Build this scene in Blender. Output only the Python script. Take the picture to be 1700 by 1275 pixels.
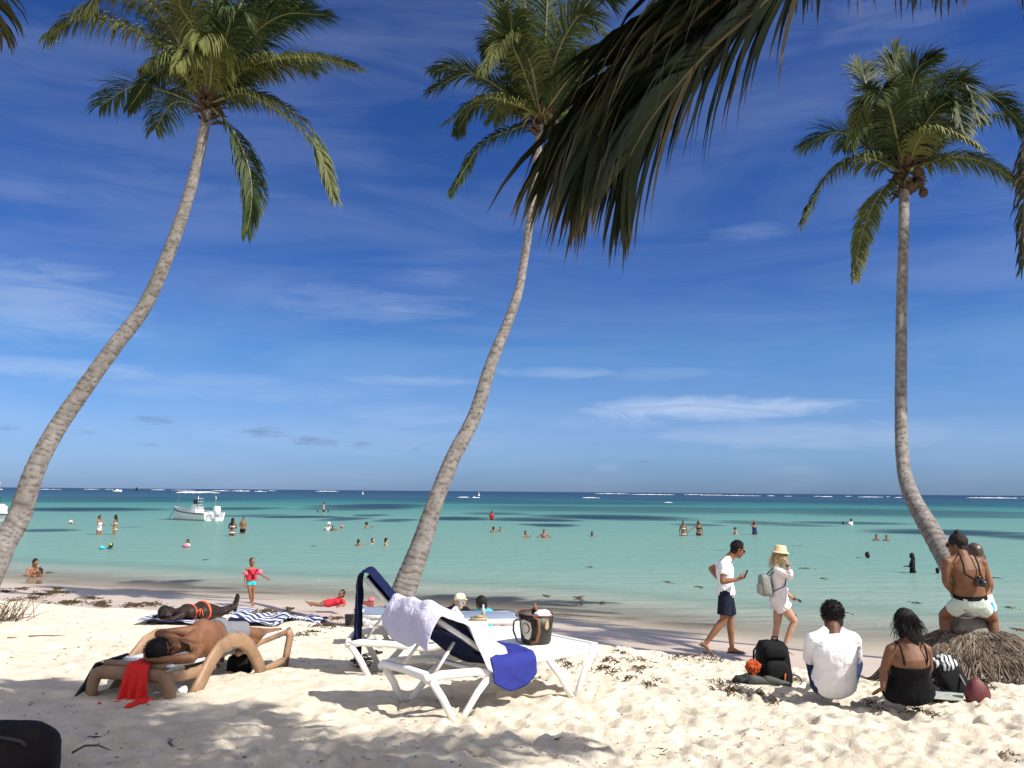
import bpy, math, random
import numpy as np
from mathutils import Vector, Matrix, noise
random.seed(7)
for o in list(bpy.data.objects): bpy.data.objects.remove(o)
SC = bpy.context.scene
COL = SC.collection
R = math.radians
V = Vector
# ------------------------------------------------------------------ camera
F = 1350.0; CAMH = 2.6
PITCH = math.atan((816-637.5)/F); ROLL = math.atan(14/1700)
CM = Matrix.Rotation(R(90)+PITCH, 3, 'X') @ Matrix.Rotation(ROLL, 3, 'Z')
cam = bpy.data.cameras.new('camera'); cam.sensor_width = 36; cam.lens = F/1700*36
cam.clip_start = .1; cam.clip_end = 60000
camo = bpy.data.objects.new('camera', cam); COL.objects.link(camo)
camo.matrix_world = Matrix.Translation((0, 0, CAMH)) @ CM.to_4x4()
SC.camera = camo
def ray(px, py): return CM @ V(((px-850)/F, (637.5-py)/F, -1))
def W(px, py, Y):
    """point of the photograph's pixel (px,py) that stands Y metres out"""
    d = ray(px, py); return V((0, 0, CAMH)) + d*(Y/d.y)
def hor(px): return 809+14*px/1700
def onwater(px, py):
    d = ray(px, py); t = -CAMH/min(d.z, -1e-4); return V((0, 0, CAMH))+d*t
# ------------------------------------------------------------------ sun, sky, exposure
SUN = V((.88, -.44, 1.0)).normalized()          # towards the sun
sl = bpy.data.lights.new('sun', 'SUN'); sl.energy = 4.4; sl.angle = R(.5); sl.color = (1, .955, .88)
so = bpy.data.objects.new('sun', sl); COL.objects.link(so); so.location = (20, -10, 30)
so.rotation_euler = SUN.to_track_quat('Z', 'Y').to_euler()
SC.view_settings.view_transform = 'Standard'; SC.view_settings.look = 'None'
SC.view_settings.exposure = 0.75; SC.view_settings.gamma = 1

def ellipse_chain(nt, u, v, warp, ells, soft=.1):
    """min over ellipses of normalised distance; ells = (cu,cv,ru,rv,strength)"""
    L = nt.links; acc = None
    def m(op, a, b=None, c=None):
        n = nt.nodes.new('ShaderNodeMath'); n.operation = op
        for i, x in enumerate((a, b, c)):
            if x is None: continue
            if isinstance(x, (int, float)): n.inputs[i].default_value = x
            else: L.new(x, n.inputs[i])
        return n.outputs[0]
    for (cu, cv, ru, rv, st) in ells:
        a = m('DIVIDE', m('SUBTRACT', u, cu), ru); b = m('DIVIDE', m('SUBTRACT', v, cv), rv)
        d = m('ADD', m('MULTIPLY', a, a), m('MULTIPLY', b, b))
        d = m('ADD', d, warp)
        n = nt.nodes.new('ShaderNodeMapRange'); n.interpolation_type = 'SMOOTHSTEP'
        L.new(d, n.inputs[0]); n.inputs[1].default_value = 1.25; n.inputs[2].default_value = soft
        n.inputs[3].default_value = 0; n.inputs[4].default_value = st
        acc = n.outputs[0] if acc is None else m('MAXIMUM', acc, n.outputs[0])
    return acc, m

w = bpy.data.worlds.new('World'); SC.world = w; w.use_nodes = True
nt = w.node_tree; nt.nodes.clear(); L = nt.links
out = nt.nodes.new('ShaderNodeOutputWorld'); bg = nt.nodes.new('ShaderNodeBackground'); L.new(bg.outputs[0], out.inputs[0])
bg.inputs[1].default_value = .095
sky = nt.nodes.new('ShaderNodeTexSky'); sky.sky_type = 'NISHITA'; sky.sun_disc = False
sky.sun_elevation = math.asin(SUN.z); sky.sun_rotation = math.atan2(SUN.x, SUN.y)
sky.altitude = 0; sky.air_density = .9; sky.dust_density = .25; sky.ozone_density = 3.0
hs = nt.nodes.new('ShaderNodeHueSaturation'); hs.inputs['Hue'].default_value = .512; hs.inputs['Saturation'].default_value = 1.12
L.new(sky.outputs[0], hs.inputs['Color'])
tc = nt.nodes.new('ShaderNodeTexCoord'); sp = nt.nodes.new('ShaderNodeSeparateXYZ'); L.new(tc.outputs['Generated'], sp.inputs[0])
def wm(op, a, b=None):
    n = nt.nodes.new('ShaderNodeMath'); n.operation = op
    for i, x in enumerate((a, b)):
        if x is None: continue
        if isinstance(x, (int, float)): n.inputs[i].default_value = x
        else: L.new(x, n.inputs[i])
    return n.outputs[0]
az = wm('ARCTAN2', sp.outputs[0], sp.outputs[1]); el = wm('ARCSINE', sp.outputs[2])
cmb = nt.nodes.new('ShaderNodeCombineXYZ'); L.new(az, cmb.inputs[0]); L.new(wm('MULTIPLY', el, 6.0), cmb.inputs[1])
def wnoise(sc, det, rough=.6, dist=.6):
    n = nt.nodes.new('ShaderNodeTexNoise'); n.inputs['Scale'].default_value = sc; n.inputs['Detail'].default_value = det
    n.inputs['Roughness'].default_value = rough; n.inputs['Distortion'].default_value = dist
    L.new(cmb.outputs[0], n.inputs['Vector']); return n.outputs[0]
n1 = wnoise(9, 9, .68, 1.0); n2 = wnoise(2.2, 6, .6, .8); n3 = wnoise(34, 5, .65, .3)
warp = wm('MULTIPLY', wm('SUBTRACT', n1, .5), 2.9)
cl = []
for (px, py, hw, hh, st) in [(1180,679,250,23,.62),(1290,672,110,12,.5),(925,618,120,13,.34),(690,632,150,11,.26),(40,500,190,70,.30),(0,470,70,30,.2),
        (600,505,220,34,.2),(650,515,70,14,.22),(720,465,80,22,.16),(1250,385,80,18,.14),(80,612,190,18,.34),(400,645,330,26,.18),(700,690,170,30,.2),(1000,700,200,20,.16),
        (1350,722,330,26,.24),(300,335,330,60,.1),(1100,620,170,14,.13),(600,725,400,40,.13),(1010,776,26,10,.10),(1310,780,60,9,.08),(1460,30,130,60,.12),
        (1200,560,330,120,.05),(50,310,80,30,.12)]:
    d = ray(px, py).normalized(); a0 = math.atan2(d.x, d.y); e0 = math.asin(d.z)
    cl.append((a0, e0, hw/F, hh/F, st))
cf, m_ = ellipse_chain(nt, az, el, warp, cl, -.5)
dk = []
for (px, py, hw, hh, st) in [(437,718,40,9,.6),(525,733,42,9,.55),(257,697,32,8,.5),(598,738,18,6,.5),(692,746,10,4,.35),(137,718,22,5,.4),(240,737,22,4,.35),(14,711,26,5,.4),(1068,768,16,4,.3),(677,713,16,3,.25)]:
    d = ray(px, py).normalized(); a0 = math.atan2(d.x, d.y); e0 = math.asin(d.z)
    dk.append((a0, e0, hw/F, hh/F, st))
df, m_ = ellipse_chain(nt, az, el, wm('MULTIPLY', wm('SUBTRACT', n3, .5), 5.0), dk, -.6)
def ramp(fac, stops, interp='LINEAR', tree=None):
    tree = tree or nt
    n = tree.nodes.new('ShaderNodeValToRGB'); n.color_ramp.interpolation = interp; e = n.color_ramp.elements
    while len(e) < len(stops): e.new(.5)
    for i, (p, c) in enumerate(stops): e[i].position = p; e[i].color = (*c, 1) if len(c) == 3 else c
    tree.links.new(fac, n.inputs[0]); return n.outputs[0]
gen = ramp(n2, [(.40, (0,0,0)), (.8, (.15,.15,.15))])
tint = ramp(wm('DIVIDE', el, 1.2), [(0, (.19,.30,.64)), (.05, (.31,.44,.70)), (.138, (.36,.56,.72)), (.2, (.275,.45,.67)), (.45, (.20,.37,.60)), (.62, (.18,.34,.56))])
mt = nt.nodes.new('ShaderNodeMix'); mt.data_type = 'RGBA'; mt.blend_type = 'MULTIPLY'; mt.inputs[0].default_value = 1
L.new(hs.outputs[0], mt.inputs[6]); L.new(tint, mt.inputs[7])
bank = ramp(el, [(0, (.02,.02,.02)), (.07, (.07,.07,.07)), (.16, (0,0,0))])
fac = wm('MINIMUM', wm('ADD', wm('MAXIMUM', cf, gen), bank), .85)
mx = nt.nodes.new('ShaderNodeMix'); mx.data_type = 'RGBA'; L.new(fac, mx.inputs[0]); L.new(mt.outputs[2], mx.inputs[6]); mx.inputs[7].default_value = (4.0, 4.7, 6.0, 1)
mx2 = nt.nodes.new('ShaderNodeMix'); mx2.data_type = 'RGBA'; L.new(df, mx2.inputs[0]); L.new(mx.outputs[2], mx2.inputs[6]); mx2.inputs[7].default_value = (1.1, 1.65, 2.9, 1)
# unseen bright cloud behind and above the camera, added to lift and whiten shade
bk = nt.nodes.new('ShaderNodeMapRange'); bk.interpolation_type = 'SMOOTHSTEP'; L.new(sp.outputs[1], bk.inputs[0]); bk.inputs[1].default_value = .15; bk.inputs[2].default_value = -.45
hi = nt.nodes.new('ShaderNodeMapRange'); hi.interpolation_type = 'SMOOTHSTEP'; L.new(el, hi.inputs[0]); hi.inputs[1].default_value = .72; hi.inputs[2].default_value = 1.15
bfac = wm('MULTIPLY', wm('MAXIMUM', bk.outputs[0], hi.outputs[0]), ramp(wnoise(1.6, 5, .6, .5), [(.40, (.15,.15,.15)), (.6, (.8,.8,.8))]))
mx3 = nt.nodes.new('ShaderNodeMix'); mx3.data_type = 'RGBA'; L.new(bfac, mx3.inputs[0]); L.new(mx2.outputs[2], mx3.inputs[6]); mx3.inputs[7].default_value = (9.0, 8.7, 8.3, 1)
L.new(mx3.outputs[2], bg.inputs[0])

# ------------------------------------------------------------------ helpers
def linkobj(name, data, parent=None, loc=None):
    o = bpy.data.objects.new(name, data); COL.objects.link(o)
    if loc is not None: o.location = loc
    if parent: o.parent = parent
    return o
def tag(o, label=None, cat=None, group=None, kind=None):
    if label: o['label'] = label
    if cat: o['category'] = cat
    if group: o['group'] = group
    if kind: o['kind'] = kind
    return o
def empty(name, loc, label, cat, group=None, rz=0):
    o = linkobj(name, None, None, loc); o.rotation_euler = (0, 0, rz); o.empty_display_size = .1
    return tag(o, label, cat, group)
class MB:
    """collects shapes; build() links them as one mesh object (world coordinates, origin moved to base)"""
    def __init__(s): s.v = []; s.f = []; s.m = []; s.a = []
    def add(s, vs, fs, mi=0, at=0.0):
        b = len(s.v); s.v += [tuple(x) for x in vs]; s.f += [tuple(b+i for i in f) for f in fs]; s.m += [mi]*len(fs)
        s.a += ([at]*len(vs) if not isinstance(at, list) else at); return s
    def rings(s, rs, mi=0, cap=True, closed=True, at=0.0):
        n = len(rs[0]); vs = [p for r in rs for p in r]; fs = []
        for i in range(len(rs)-1):
            for j in range(n if closed else n-1):
                k = (j+1) % n; fs.append((i*n+j, i*n+k, (i+1)*n+k, (i+1)*n+j))
        if cap: fs.append(tuple(range(n-1, -1, -1))); fs.append(tuple((len(rs)-1)*n+j for j in range(n)))
        if isinstance(at, list) and len(at) == len(rs): at = [a for a in at for _ in range(n)]
        return s.add(vs, fs, mi, at)
    def tube(s, pts, rad, n=8, mi=0, cap=True, flat=1.0, ref=None, at=0.0):
        pts = [V(p) for p in pts]
        if not isinstance(rad, (list, tuple)): rad = [rad]*len(pts)
        t0 = (pts[1]-pts[0]).normalized()
        ref = V(ref) if ref else (V((0, 0, 1)) if abs(t0.z) < .9 else V((0, 1, 0)))
        rs = []; x = ref.cross(t0).normalized()
        for i, p in enumerate(pts):
            t = (pts[min(i+1, len(pts)-1)]-pts[max(i-1, 0)]).normalized()
            x = (x - t*x.dot(t)); x = x.normalized() if x.length > 1e-6 else ref.cross(t).normalized()
            y = t.cross(x)
            rs.append([p + (x*math.cos(a)+y*math.sin(a)*flat)*rad[i] for a in [2*math.pi*k/n for k in range(n)]])
        return s.rings(rs, mi, cap, True, at)
    def ball(s, c, r, ax=None, n=12, mi=0):
        c = V(c); r = (r, r, r) if not isinstance(r, (tuple, list)) else r
        X, Y, Z = ax if ax else (V((1,0,0)), V((0,1,0)), V((0,0,1)))
        h = n//2+1; rs = []
        for i in range(1, h):
            ph = math.pi*i/h; rs.append([c+X*(r[0]*math.sin(ph)*math.cos(2*math.pi*k/n))+Y*(r[1]*math.sin(ph)*math.sin(2*math.pi*k/n))+Z*(-r[2]*math.cos(ph)) for k in range(n)])
        b = len(s.v); s.rings(rs, mi, False)
        m = len(s.v); s.v += [tuple(c-Z*r[2]), tuple(c+Z*r[2])]; s.a += [0, 0]
        for k in range(n):
            s.f.append((b+(k+1)%n, b+k, m)); s.m.append(mi); q = b+(len(rs)-1)*n; s.f.append((q+k, q+(k+1)%n, m+1)); s.m.append(mi)
        return s
    def beam(s, a, b, wd, ht, up=(0,0,1), mi=0, bev=.25):
        """rounded rectangular bar from a to b"""
        a = V(a); b = V(b); t = (b-a).normalized(); x = V(up).cross(t)
        x = x.normalized() if x.length > 1e-5 else V((1,0,0)); y = t.cross(x); c = min(wd, ht)*bev
        sh = [(wd/2-c, -ht/2), (wd/2, -ht/2+c), (wd/2, ht/2-c), (wd/2-c, ht/2), (-wd/2+c, ht/2), (-wd/2, ht/2-c), (-wd/2, -ht/2+c), (-wd/2+c, -ht/2)]
        return s.rings([[p+x*i+y*j for i, j in sh] for p in (a, b)], mi)
    def path(s, pts, wd, ht, side, mi=0, bev=.25):
        """rounded bar following pts; side = constant sideways axis"""
        pts = [V(p) for p in pts]; side = V(side).normalized(); rs = []; c = min(wd, ht)*bev
        sh = [(wd/2-c, -ht/2), (wd/2, -ht/2+c), (wd/2, ht/2-c), (wd/2-c, ht/2), (-wd/2+c, ht/2), (-wd/2, ht/2-c), (-wd/2, -ht/2+c), (-wd/2+c, -ht/2)]
        for i, p in enumerate(pts):
            t = (pts[min(i+1, len(pts)-1)]-pts[max(i-1, 0)]).normalized(); n = side.cross(t).normalized()
            k = 1.0
            if 0 < i < len(pts)-1:
                c1 = (pts[i]-pts[i-1]).normalized().dot(t); k = 1/max(c1, .5)
            rs.append([p+side*a+n*b*k for a, b in sh])
        return s.rings(rs, mi)
    def sheet(s, fn, nu, nv, mi=0):
        vs = [fn(i/nu, j/nv) for i in range(nu+1) for j in range(nv+1)]
        fs = [(i*(nv+1)+j, (i+1)*(nv+1)+j, (i+1)*(nv+1)+j+1, i*(nv+1)+j+1) for i in range(nu) for j in range(nv)]
        return s.add(vs, fs, mi)
    def mesh(s, name, base=(0,0,0), smooth=True):
        me = bpy.data.meshes.new(name); b = V(base)
        me.from_pydata([(x-b.x, y-b.y, z-b.z) for x, y, z in s.v], [], s.f)
        if smooth: me.polygons.foreach_set('use_smooth', [True]*len(me.polygons))
        if any(s.m): me.polygons.foreach_set('material_index', s.m)
        if any(s.a):
            at = me.attributes.new('tone', 'FLOAT', 'POINT'); at.data.foreach_set('value', s.a)
        me.update(); return me
    def build(s, name, mats, parent=None, base=None, mods=(), smooth=True):
        if base is None: base = parent.matrix_basis.translation if parent and not parent.get('local') else V((0,0,0))
        me = s.mesh(name, base, smooth)
        for m in (mats if isinstance(mats, (list, tuple)) else [mats]): me.materials.append(m)
        if mods: me = applied(me, mods, mats)
        o = linkobj(name, me, parent)
        if parent is None: o.location = base
        return o
def applied(me, mods, mats):
    t = bpy.data.objects.new('tmp', me); COL.objects.link(t)
    for (ty, pr) in mods:
        if ty == 'DISP':
            md = t.modifiers.new('d', 'DISPLACE'); tx = bpy.data.textures.new('t', 'CLOUDS'); tx.noise_scale = pr['scale']; tx.noise_depth = 3
            md.texture = tx; md.strength = pr['strength']; md.mid_level = .5; md.texture_coords = 'LOCAL'; continue
        md = t.modifiers.new('m', ty)
        for k, v in pr.items(): setattr(md, k, v)
    bpy.context.view_layer.update(); dg = bpy.context.evaluated_depsgraph_get()
    m2 = bpy.data.meshes.new_from_object(t.evaluated_get(dg), depsgraph=dg)
    bpy.data.objects.remove(t); bpy.data.meshes.remove(me)
    m2.materials.clear()
    for m in (mats if isinstance(mats, (list, tuple)) else [mats]): m2.materials.append(m)
    m2.polygons.foreach_set('use_smooth', [True]*len(m2.polygons)); m2.update()
    return m2
def REM(v, it=2, disp=None):
    l = [('REMESH', dict(mode='VOXEL', voxel_size=v, adaptivity=0)), ('SMOOTH', dict(factor=.5, iterations=it))]
    if disp: l.append(('DISP', dict(scale=disp[0], strength=disp[1])))
    return l
SOL = lambda t: [('SUBSURF', dict(levels=1)), ('SOLIDIFY', dict(thickness=t, offset=0))]

# ------------------------------------------------------------------ materials
def newmat(name):
    m = bpy.data.materials.new(name); m.use_nodes = True; t = m.node_tree
    return m, t, t.nodes['Principled BSDF'], t.links
def noise_n(t, scale, det=4, rough=.6, vec=None, dist=0):
    n = t.nodes.new('ShaderNodeTexNoise'); n.inputs['Scale'].default_value = scale; n.inputs['Detail'].default_value = det
    n.inputs['Roughness'].default_value = rough; n.inputs['Distortion'].default_value = dist
    if vec is None:
        c = t.nodes.new('ShaderNodeTexCoord'); vec = c.outputs['Object']
    t.links.new(vec, n.inputs['Vector']); return n.outputs[0]
def bump(t, h, strength, dist, prev=None):
    b = t.nodes.new('ShaderNodeBump'); b.inputs['Strength'].default_value = strength; b.inputs['Distance'].default_value = dist
    t.links.new(h, b.inputs['Height'])
    if prev is not None: t.links.new(prev, b.inputs['Normal'])
    return b.outputs[0]
MC = {}
def mat(name, col, rough=.7, var=.18, scale=12, bmp=.3, bscale=60, bdist=.004, spec=.35, sheen=0, sss=0, metal=0, col2=None):
    if name in MC: return MC[name]
    m, t, p, l = newmat(name); MC[name] = m
    c2 = col2 or tuple(min(1, x*(1-var)) for x in col); c1 = tuple(min(1, x*(1+var*.6)) for x in col) if not col2 else col
    f = noise_n(t, scale, 5); l.new(ramp(f, [(.32, c2), (.68, c1)], tree=t), p.inputs['Base Color'])
    p.inputs['Roughness'].default_value = rough; p.inputs['Specular IOR Level'].default_value = spec; p.inputs['Metallic'].default_value = metal
    if sheen: p.inputs['Sheen Weight'].default_value = sheen
    if sss: p.inputs['Subsurface Weight'].default_value = sss; p.inputs['Subsurface Radius'].default_value = (.01, .004, .002); p.inputs['Subsurface Scale'].default_value = .5
    if bmp: l.new(bump(t, noise_n(t, bscale, 4), bmp, bdist), p.inputs['Normal'])
    return m
def skin(name, c): return mat('skin_'+name, c, .58, .22, 9, .25, 140, .002, .3, sss=.12)
SK = dict(tan=skin('tan', (.25,.118,.066)), pale=skin('pale', (.42,.245,.165)), brown=skin('brown', (.105,.05,.029)), dark=skin('dark', (.026,.014,.010)), olive=skin('olive', (.175,.083,.045)), gold=skin('gold', (.175,.078,.038)))
def cloth(name, c, var=.12, bscale=70, **k): return mat('cloth_'+name, c, .9, var, 7, .5, bscale, .004, .10, **k)
def fold_mat(name, c, rough=.85, fs=9, amt=.5):
    """cloth with long soft folds in the bump"""
    if name in MC: return MC[name]
    m, t, p, l = newmat(name); MC[name] = m
    f = noise_n(t, 5, 4); l.new(ramp(f, [(.3, tuple(x*.88 for x in c)), (.7, c)], tree=t), p.inputs['Base Color'])
    p.inputs['Roughness'].default_value = rough; p.inputs['Specular IOR Level'].default_value = .10
    b = bump(t, noise_n(t, fs, 3, .5, None, 1.2), amt, .03); l.new(bump(t, noise_n(t, 260, 3), .25, .002, b), p.inputs['Normal'])
    return m
HAIRB = mat('hair_black', (.012,.010,.009), .62, .3, 40, 1, 160, .006, .22)
HAIRD = mat('hair_brown', (.035,.02,.012), .62, .3, 40, 1, 160, .006, .22)
HAIRBL = mat('hair_blonde', (.52,.38,.2), .5, .25, 40, .6, 160, .004, .4)
PLW = mat('white_plastic', (.80,.79,.75), .38, .05, 5, .12, 40, .002, .5)
BLACK = mat('black_nylon', (.007,.007,.008), .8, .3, 18, .5, 220, .002, .18)
NAVY = fold_mat('navy_towel', (.008,.012,.052)); BLUE = fold_mat('blue_towel', (.030,.038,.22)); LAV = fold_mat('lavender_towel', (.60,.58,.72), .9, 12, .6)
DARKP = mat('dark_plastic', (.015,.015,.017), .3, .2, 20, .1, 50, .001, .5)
# ------------------------------------------------------------------ ground: one sheet, beach above water and seabed below
SHX = [-3000,-60,-40,-13.9,-8,-3,0,3,5,7.5,12,40,60,3000]; SHY = [1000,38,31.5,22.3,20.1,18.3,17.2,15.4,14.0,12.9,11.2,3,-4,-1000]
PS = [-4000,-300,-40,-8,-2,0,2,3.2,4.5,7,9,12,16,60,4000]; PZ = [-9,-6,-2.2,-.75,-.22,0,.09,.20,.53,.76,.86,.98,1.06,1.3,1.5]
def inland(x, y): return (np.interp(x, SHX, SHY)-y)*.88 + .12*np.sin(np.asarray(x)*.9)
from bisect import bisect_right
def lerp1(v, A, B):
    i = min(max(bisect_right(A, v)-1, 0), len(A)-2); return B[i]+(B[i+1]-B[i])*(v-A[i])/(A[i+1]-A[i])
def gz(x, y): return lerp1((lerp1(x, SHX, SHY)-y)*.88+.12*math.sin(x*.9), PS, PZ)+.17*math.exp(-((x-5.5)**2+(y-9.0)**2)/1.4)
def G(px, py):
    """where the photograph's pixel meets the sand"""
    d = ray(px, py); kx = d.x/d.y; kz = d.z/d.y; t = 2.0
    while t < 60 and CAMH+kz*t > max(gz(kx*t, t), 0): t += .25
    a, b = t-.25, t
    for i in range(9):
        m = (a+b)/2
        if CAMH+kz*m > max(gz(kx*m, m), 0): a = m
        else: b = m
    return V((kx*b, b, CAMH+kz*b))
def vnoise(x, y, sc, seed=0):
    x = x/sc+seed*17.3; y = y/sc+seed*31.7; xi = np.floor(x).astype(np.int64); yi = np.floor(y).astype(np.int64); fx = x-xi; fy = y-yi
    fx = fx*fx*(3-2*fx); fy = fy*fy*(3-2*fy)
    def h(a, b):
        n = (a*374761393 + b*668265263 + seed*1274126177) & 0xffffffff; n = ((n ^ (n >> 13))*1274126177) & 0xffffffff; return ((n ^ (n >> 16)) & 0xffff)/65535.0
    return (h(xi,yi)*(1-fx)+h(xi+1,yi)*fx)*(1-fy)+(h(xi,yi+1)*(1-fx)+h(xi+1,yi+1)*fx)*fy-.5
def axis(lo, hi, st, far):
    a = list(np.arange(lo, hi, st)); s = st
    while a[-1] < far: s *= 1.22; a.append(a[-1]+s)
    b = []; s = st; q = lo
    while q > -far: s *= 1.22; q -= s; b.append(q)
    return np.array(b[::-1]+a)
gx = axis(-8.2, 8.2, .025, 6000); gy = axis(3.8, 14.6, .025, 6000)
X, Y = np.meshgrid(gx, gy); S = inland(X, Y); Z = np.interp(S, PS, PZ)+.17*np.exp(-((X-5.5)**2+(Y-9.0)**2)/1.4)
dry = np.clip((S-3.3)/1.6, 0, 1); dry = dry*dry*(3-2*dry)
near = np.clip(1-(np.hypot(X, Y-8)-14)/12, 0, 1); dr = dry*near
rgh = np.clip(.62+(X+1.5)*.16+(6.2-Y)*.12+vnoise(X,Y,1.3,11)*.9, .22, 1.0)
Z += dr*(vnoise(X,Y,1.7,1)*.08+vnoise(X,Y,.62,2)*.034+rgh*(vnoise(X,Y,.27,3)*.024+vnoise(X,Y,.13,4)*.026+vnoise(X,Y,.075,5)*.036+vnoise(X,Y,.05,8)*.020))
Z += near*(1-dry)*(vnoise(X,Y,1.5,6)*.012+vnoise(X*.4,Y,.5,7)*.006)
rng = np.random.default_rng(5)
for k in range(10500):                                   # footprints and scuffs in the dry sand
    cx = rng.uniform(-8.4, 8.4); cy = 4.0+rng.beta(1.0, 1.25)*11
    s_ = float(inland(cx, cy))
    if s_ < 3.6 or (cx < -.8 and cy > 6.0 and rng.random() < .72): continue
    a = rng.uniform(0, math.pi); la = rng.uniform(.05, .14) if k % 3 == 0 else rng.uniform(.022, .05); lb = la*rng.uniform(.4, .8); dp = la*rng.uniform(.14, .36)
    i0, i1 = np.searchsorted(gx, [cx-.34, cx+.34]); j0, j1 = np.searchsorted(gy, [cy-.34, cy+.34])
    xx = X[j0:j1, i0:i1]-cx; yy = Y[j0:j1, i0:i1]-cy
    u = (xx*math.cos(a)+yy*math.sin(a))/la; v_ = (-xx*math.sin(a)+yy*math.cos(a))/lb; d2 = u*u+v_*v_
    Z[j0:j1, i0:i1] += -dp*np.exp(-d2**1.5)+dp*.42*np.exp(-(np.sqrt(d2)-1.65)**2*3.5)
ny, nx = X.shape
vv = np.stack([X.ravel(), Y.ravel(), Z.ravel()], 1).astype(np.float32)
idx = np.arange(nx*ny).reshape(ny, nx)
quads = np.stack([idx[:-1,:-1].ravel(), idx[:-1,1:].ravel(), idx[1:,1:].ravel(), idx[1:,:-1].ravel()], 1).astype(np.int32)
def npmesh(name, vv, quads, attrs):
    me = bpy.data.meshes.new(name); me.vertices.add(len(vv)); me.vertices.foreach_set('co', vv.ravel())
    me.loops.add(quads.size); me.loops.foreach_set('vertex_index', quads.ravel())
    me.polygons.add(len(quads)); me.polygons.foreach_set('loop_start', np.arange(0, quads.size, 4, dtype=np.int32))
    me.polygons.foreach_set('use_smooth', np.ones(len(quads), dtype=bool))
    for k, a in attrs.items():
        t = me.attributes.new(k, 'FLOAT', 'POINT'); t.data.foreach_set('value', a.ravel().astype(np.float32))
    me.update(calc_edges=True); me.validate(); return me
me = npmesh('sand', vv, quads, {'inland': S})
sm, t, p, l = newmat('sand')
at = t.nodes.new('ShaderNodeAttribute'); at.attribute_name = 'inland'
gp = t.nodes.new('ShaderNodeNewGeometry')
nA = noise_n(t, 3.5, 8, .65, gp.outputs['Position']); nB = noise_n(t, 42, 5, .7, gp.outputs['Position']); nC = noise_n(t, .55, 3, .5, gp.outputs['Position'])
dryc = ramp(nA, [(.3, (.62,.54,.42)), (.62, (.82,.735,.60))], tree=t)
def mixc(t, f, a, b, mode='MIX'):
    n = t.nodes.new('ShaderNodeMix'); n.data_type = 'RGBA'; n.blend_type = mode
    for i, x in ((0, f), (6, a), (7, b)):
        if hasattr(x, 'node'): t.links.new(x, n.inputs[i])
        else: n.inputs[i].default_value = x if i == 0 else ((*x, 1) if len(x) == 3 else x)
    return n.outputs[2]
def mth(t, op, a, b=0.0, clamp=False):
    n = t.nodes.new('ShaderNodeMath'); n.operation = op; n.use_clamp = clamp
    for i, x in enumerate((a, b)):
        if hasattr(x, 'node'): t.links.new(x, n.inputs[i])
        else: n.inputs[i].default_value = x
    return n.outputs[0]
speck = ramp(nB, [(.27, (.22,.15,.10)), (.38, (1,1,1))], tree=t)
dryc = mixc(t, .75, dryc, speck, 'MULTIPLY')
wetc = ramp(nC, [(.3, (.42,.34,.275)), (.7, (.51,.42,.345))], tree=t)
fw = mth(t, 'DIVIDE', mth(t, 'SUBTRACT', mth(t, 'ADD', at.outputs['Fac'], mth(t, 'MULTIPLY', mth(t, 'SUBTRACT', nC, .5), 1.6)), 3.1), .8, True)
l.new(mixc(t, fw, wetc, dryc), p.inputs['Base Color'])
l.new(mth(t, 'ADD', mth(t, 'MULTIPLY', fw, .45), .45), p.inputs['Roughness']); p.inputs['Specular IOR Level'].default_value = .25
b1 = bump(t, noise_n(t, 95, 6, .75, gp.outputs['Position']), .8, .016)
b2 = bump(t, noise_n(t, 17, 6, .75, gp.outputs['Position']), .8, .035, b1)
vm = t.nodes.new('ShaderNodeMix'); vm.data_type = 'VECTOR'; l.new(fw, vm.inputs[0]); l.new(gp.outputs['Normal'], vm.inputs[4]); l.new(b2, vm.inputs[5]); l.new(vm.outputs[1], p.inputs['Normal'])
me.materials.append(sm); sand = linkobj('sand', me); tag(sand, kind='structure')

# ------------------------------------------------------------------ water
wx = axis(-40, 40, 1.0, 30000); wy = axis(8, 50, 1.0, 30000); wy = wy[wy > -60]
X2, Y2 = np.meshgrid(wx, wy); S2 = inland(X2, Y2)
vv = np.stack([X2.ravel(), Y2.ravel(), np.zeros(X2.size)], 1).astype(np.float32)
n2y, n2x = X2.shape; idx = np.arange(X2.size).reshape(n2y, n2x)
q2 = np.stack([idx[:-1,:-1].ravel(), idx[:-1,1:].ravel(), idx[1:,1:].ravel(), idx[1:,:-1].ravel()], 1).astype(np.int32)
me = npmesh('water', vv, q2, {'inland': S2})
wmt, t, p, l = newmat('sea_water')
gp = t.nodes.new('ShaderNodeNewGeometry'); sx = t.nodes.new('ShaderNodeSeparateXYZ'); l.new(gp.outputs['Position'], sx.inputs[0])
at = t.nodes.new('ShaderNodeAttribute'); at.attribute_name = 'inland'
off = mth(t, 'MULTIPLY', at.outputs['Fac'], -1)
def aniso(sxx, syy):
    mp = t.nodes.new('ShaderNodeMapping'); mp.inputs['Scale'].default_value = (sxx, syy, 1); l.new(gp.outputs['Position'], mp.inputs[0]); return mp.outputs[0]
nW = noise_n(t, 1, 6, .6, aniso(.006, .03)); nW2 = noise_n(t, 1, 6, .65, aniso(.05, .22))
d_ = mth(t, 'DIVIDE', 35.1, mth(t, 'MAXIMUM', sx.outputs[1], 5))
d_ = mth(t, 'MULTIPLY', d_, mth(t, 'ADD', .78, mth(t, 'MULTIPLY', nW, .44)))
def s2l(r, g, b, k=1.0): return tuple(k*((c/255)/12.92 if c/255 < .04045 else ((c/255+.055)/1.055)**2.4) for c in (r, g, b))
K = .56
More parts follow.
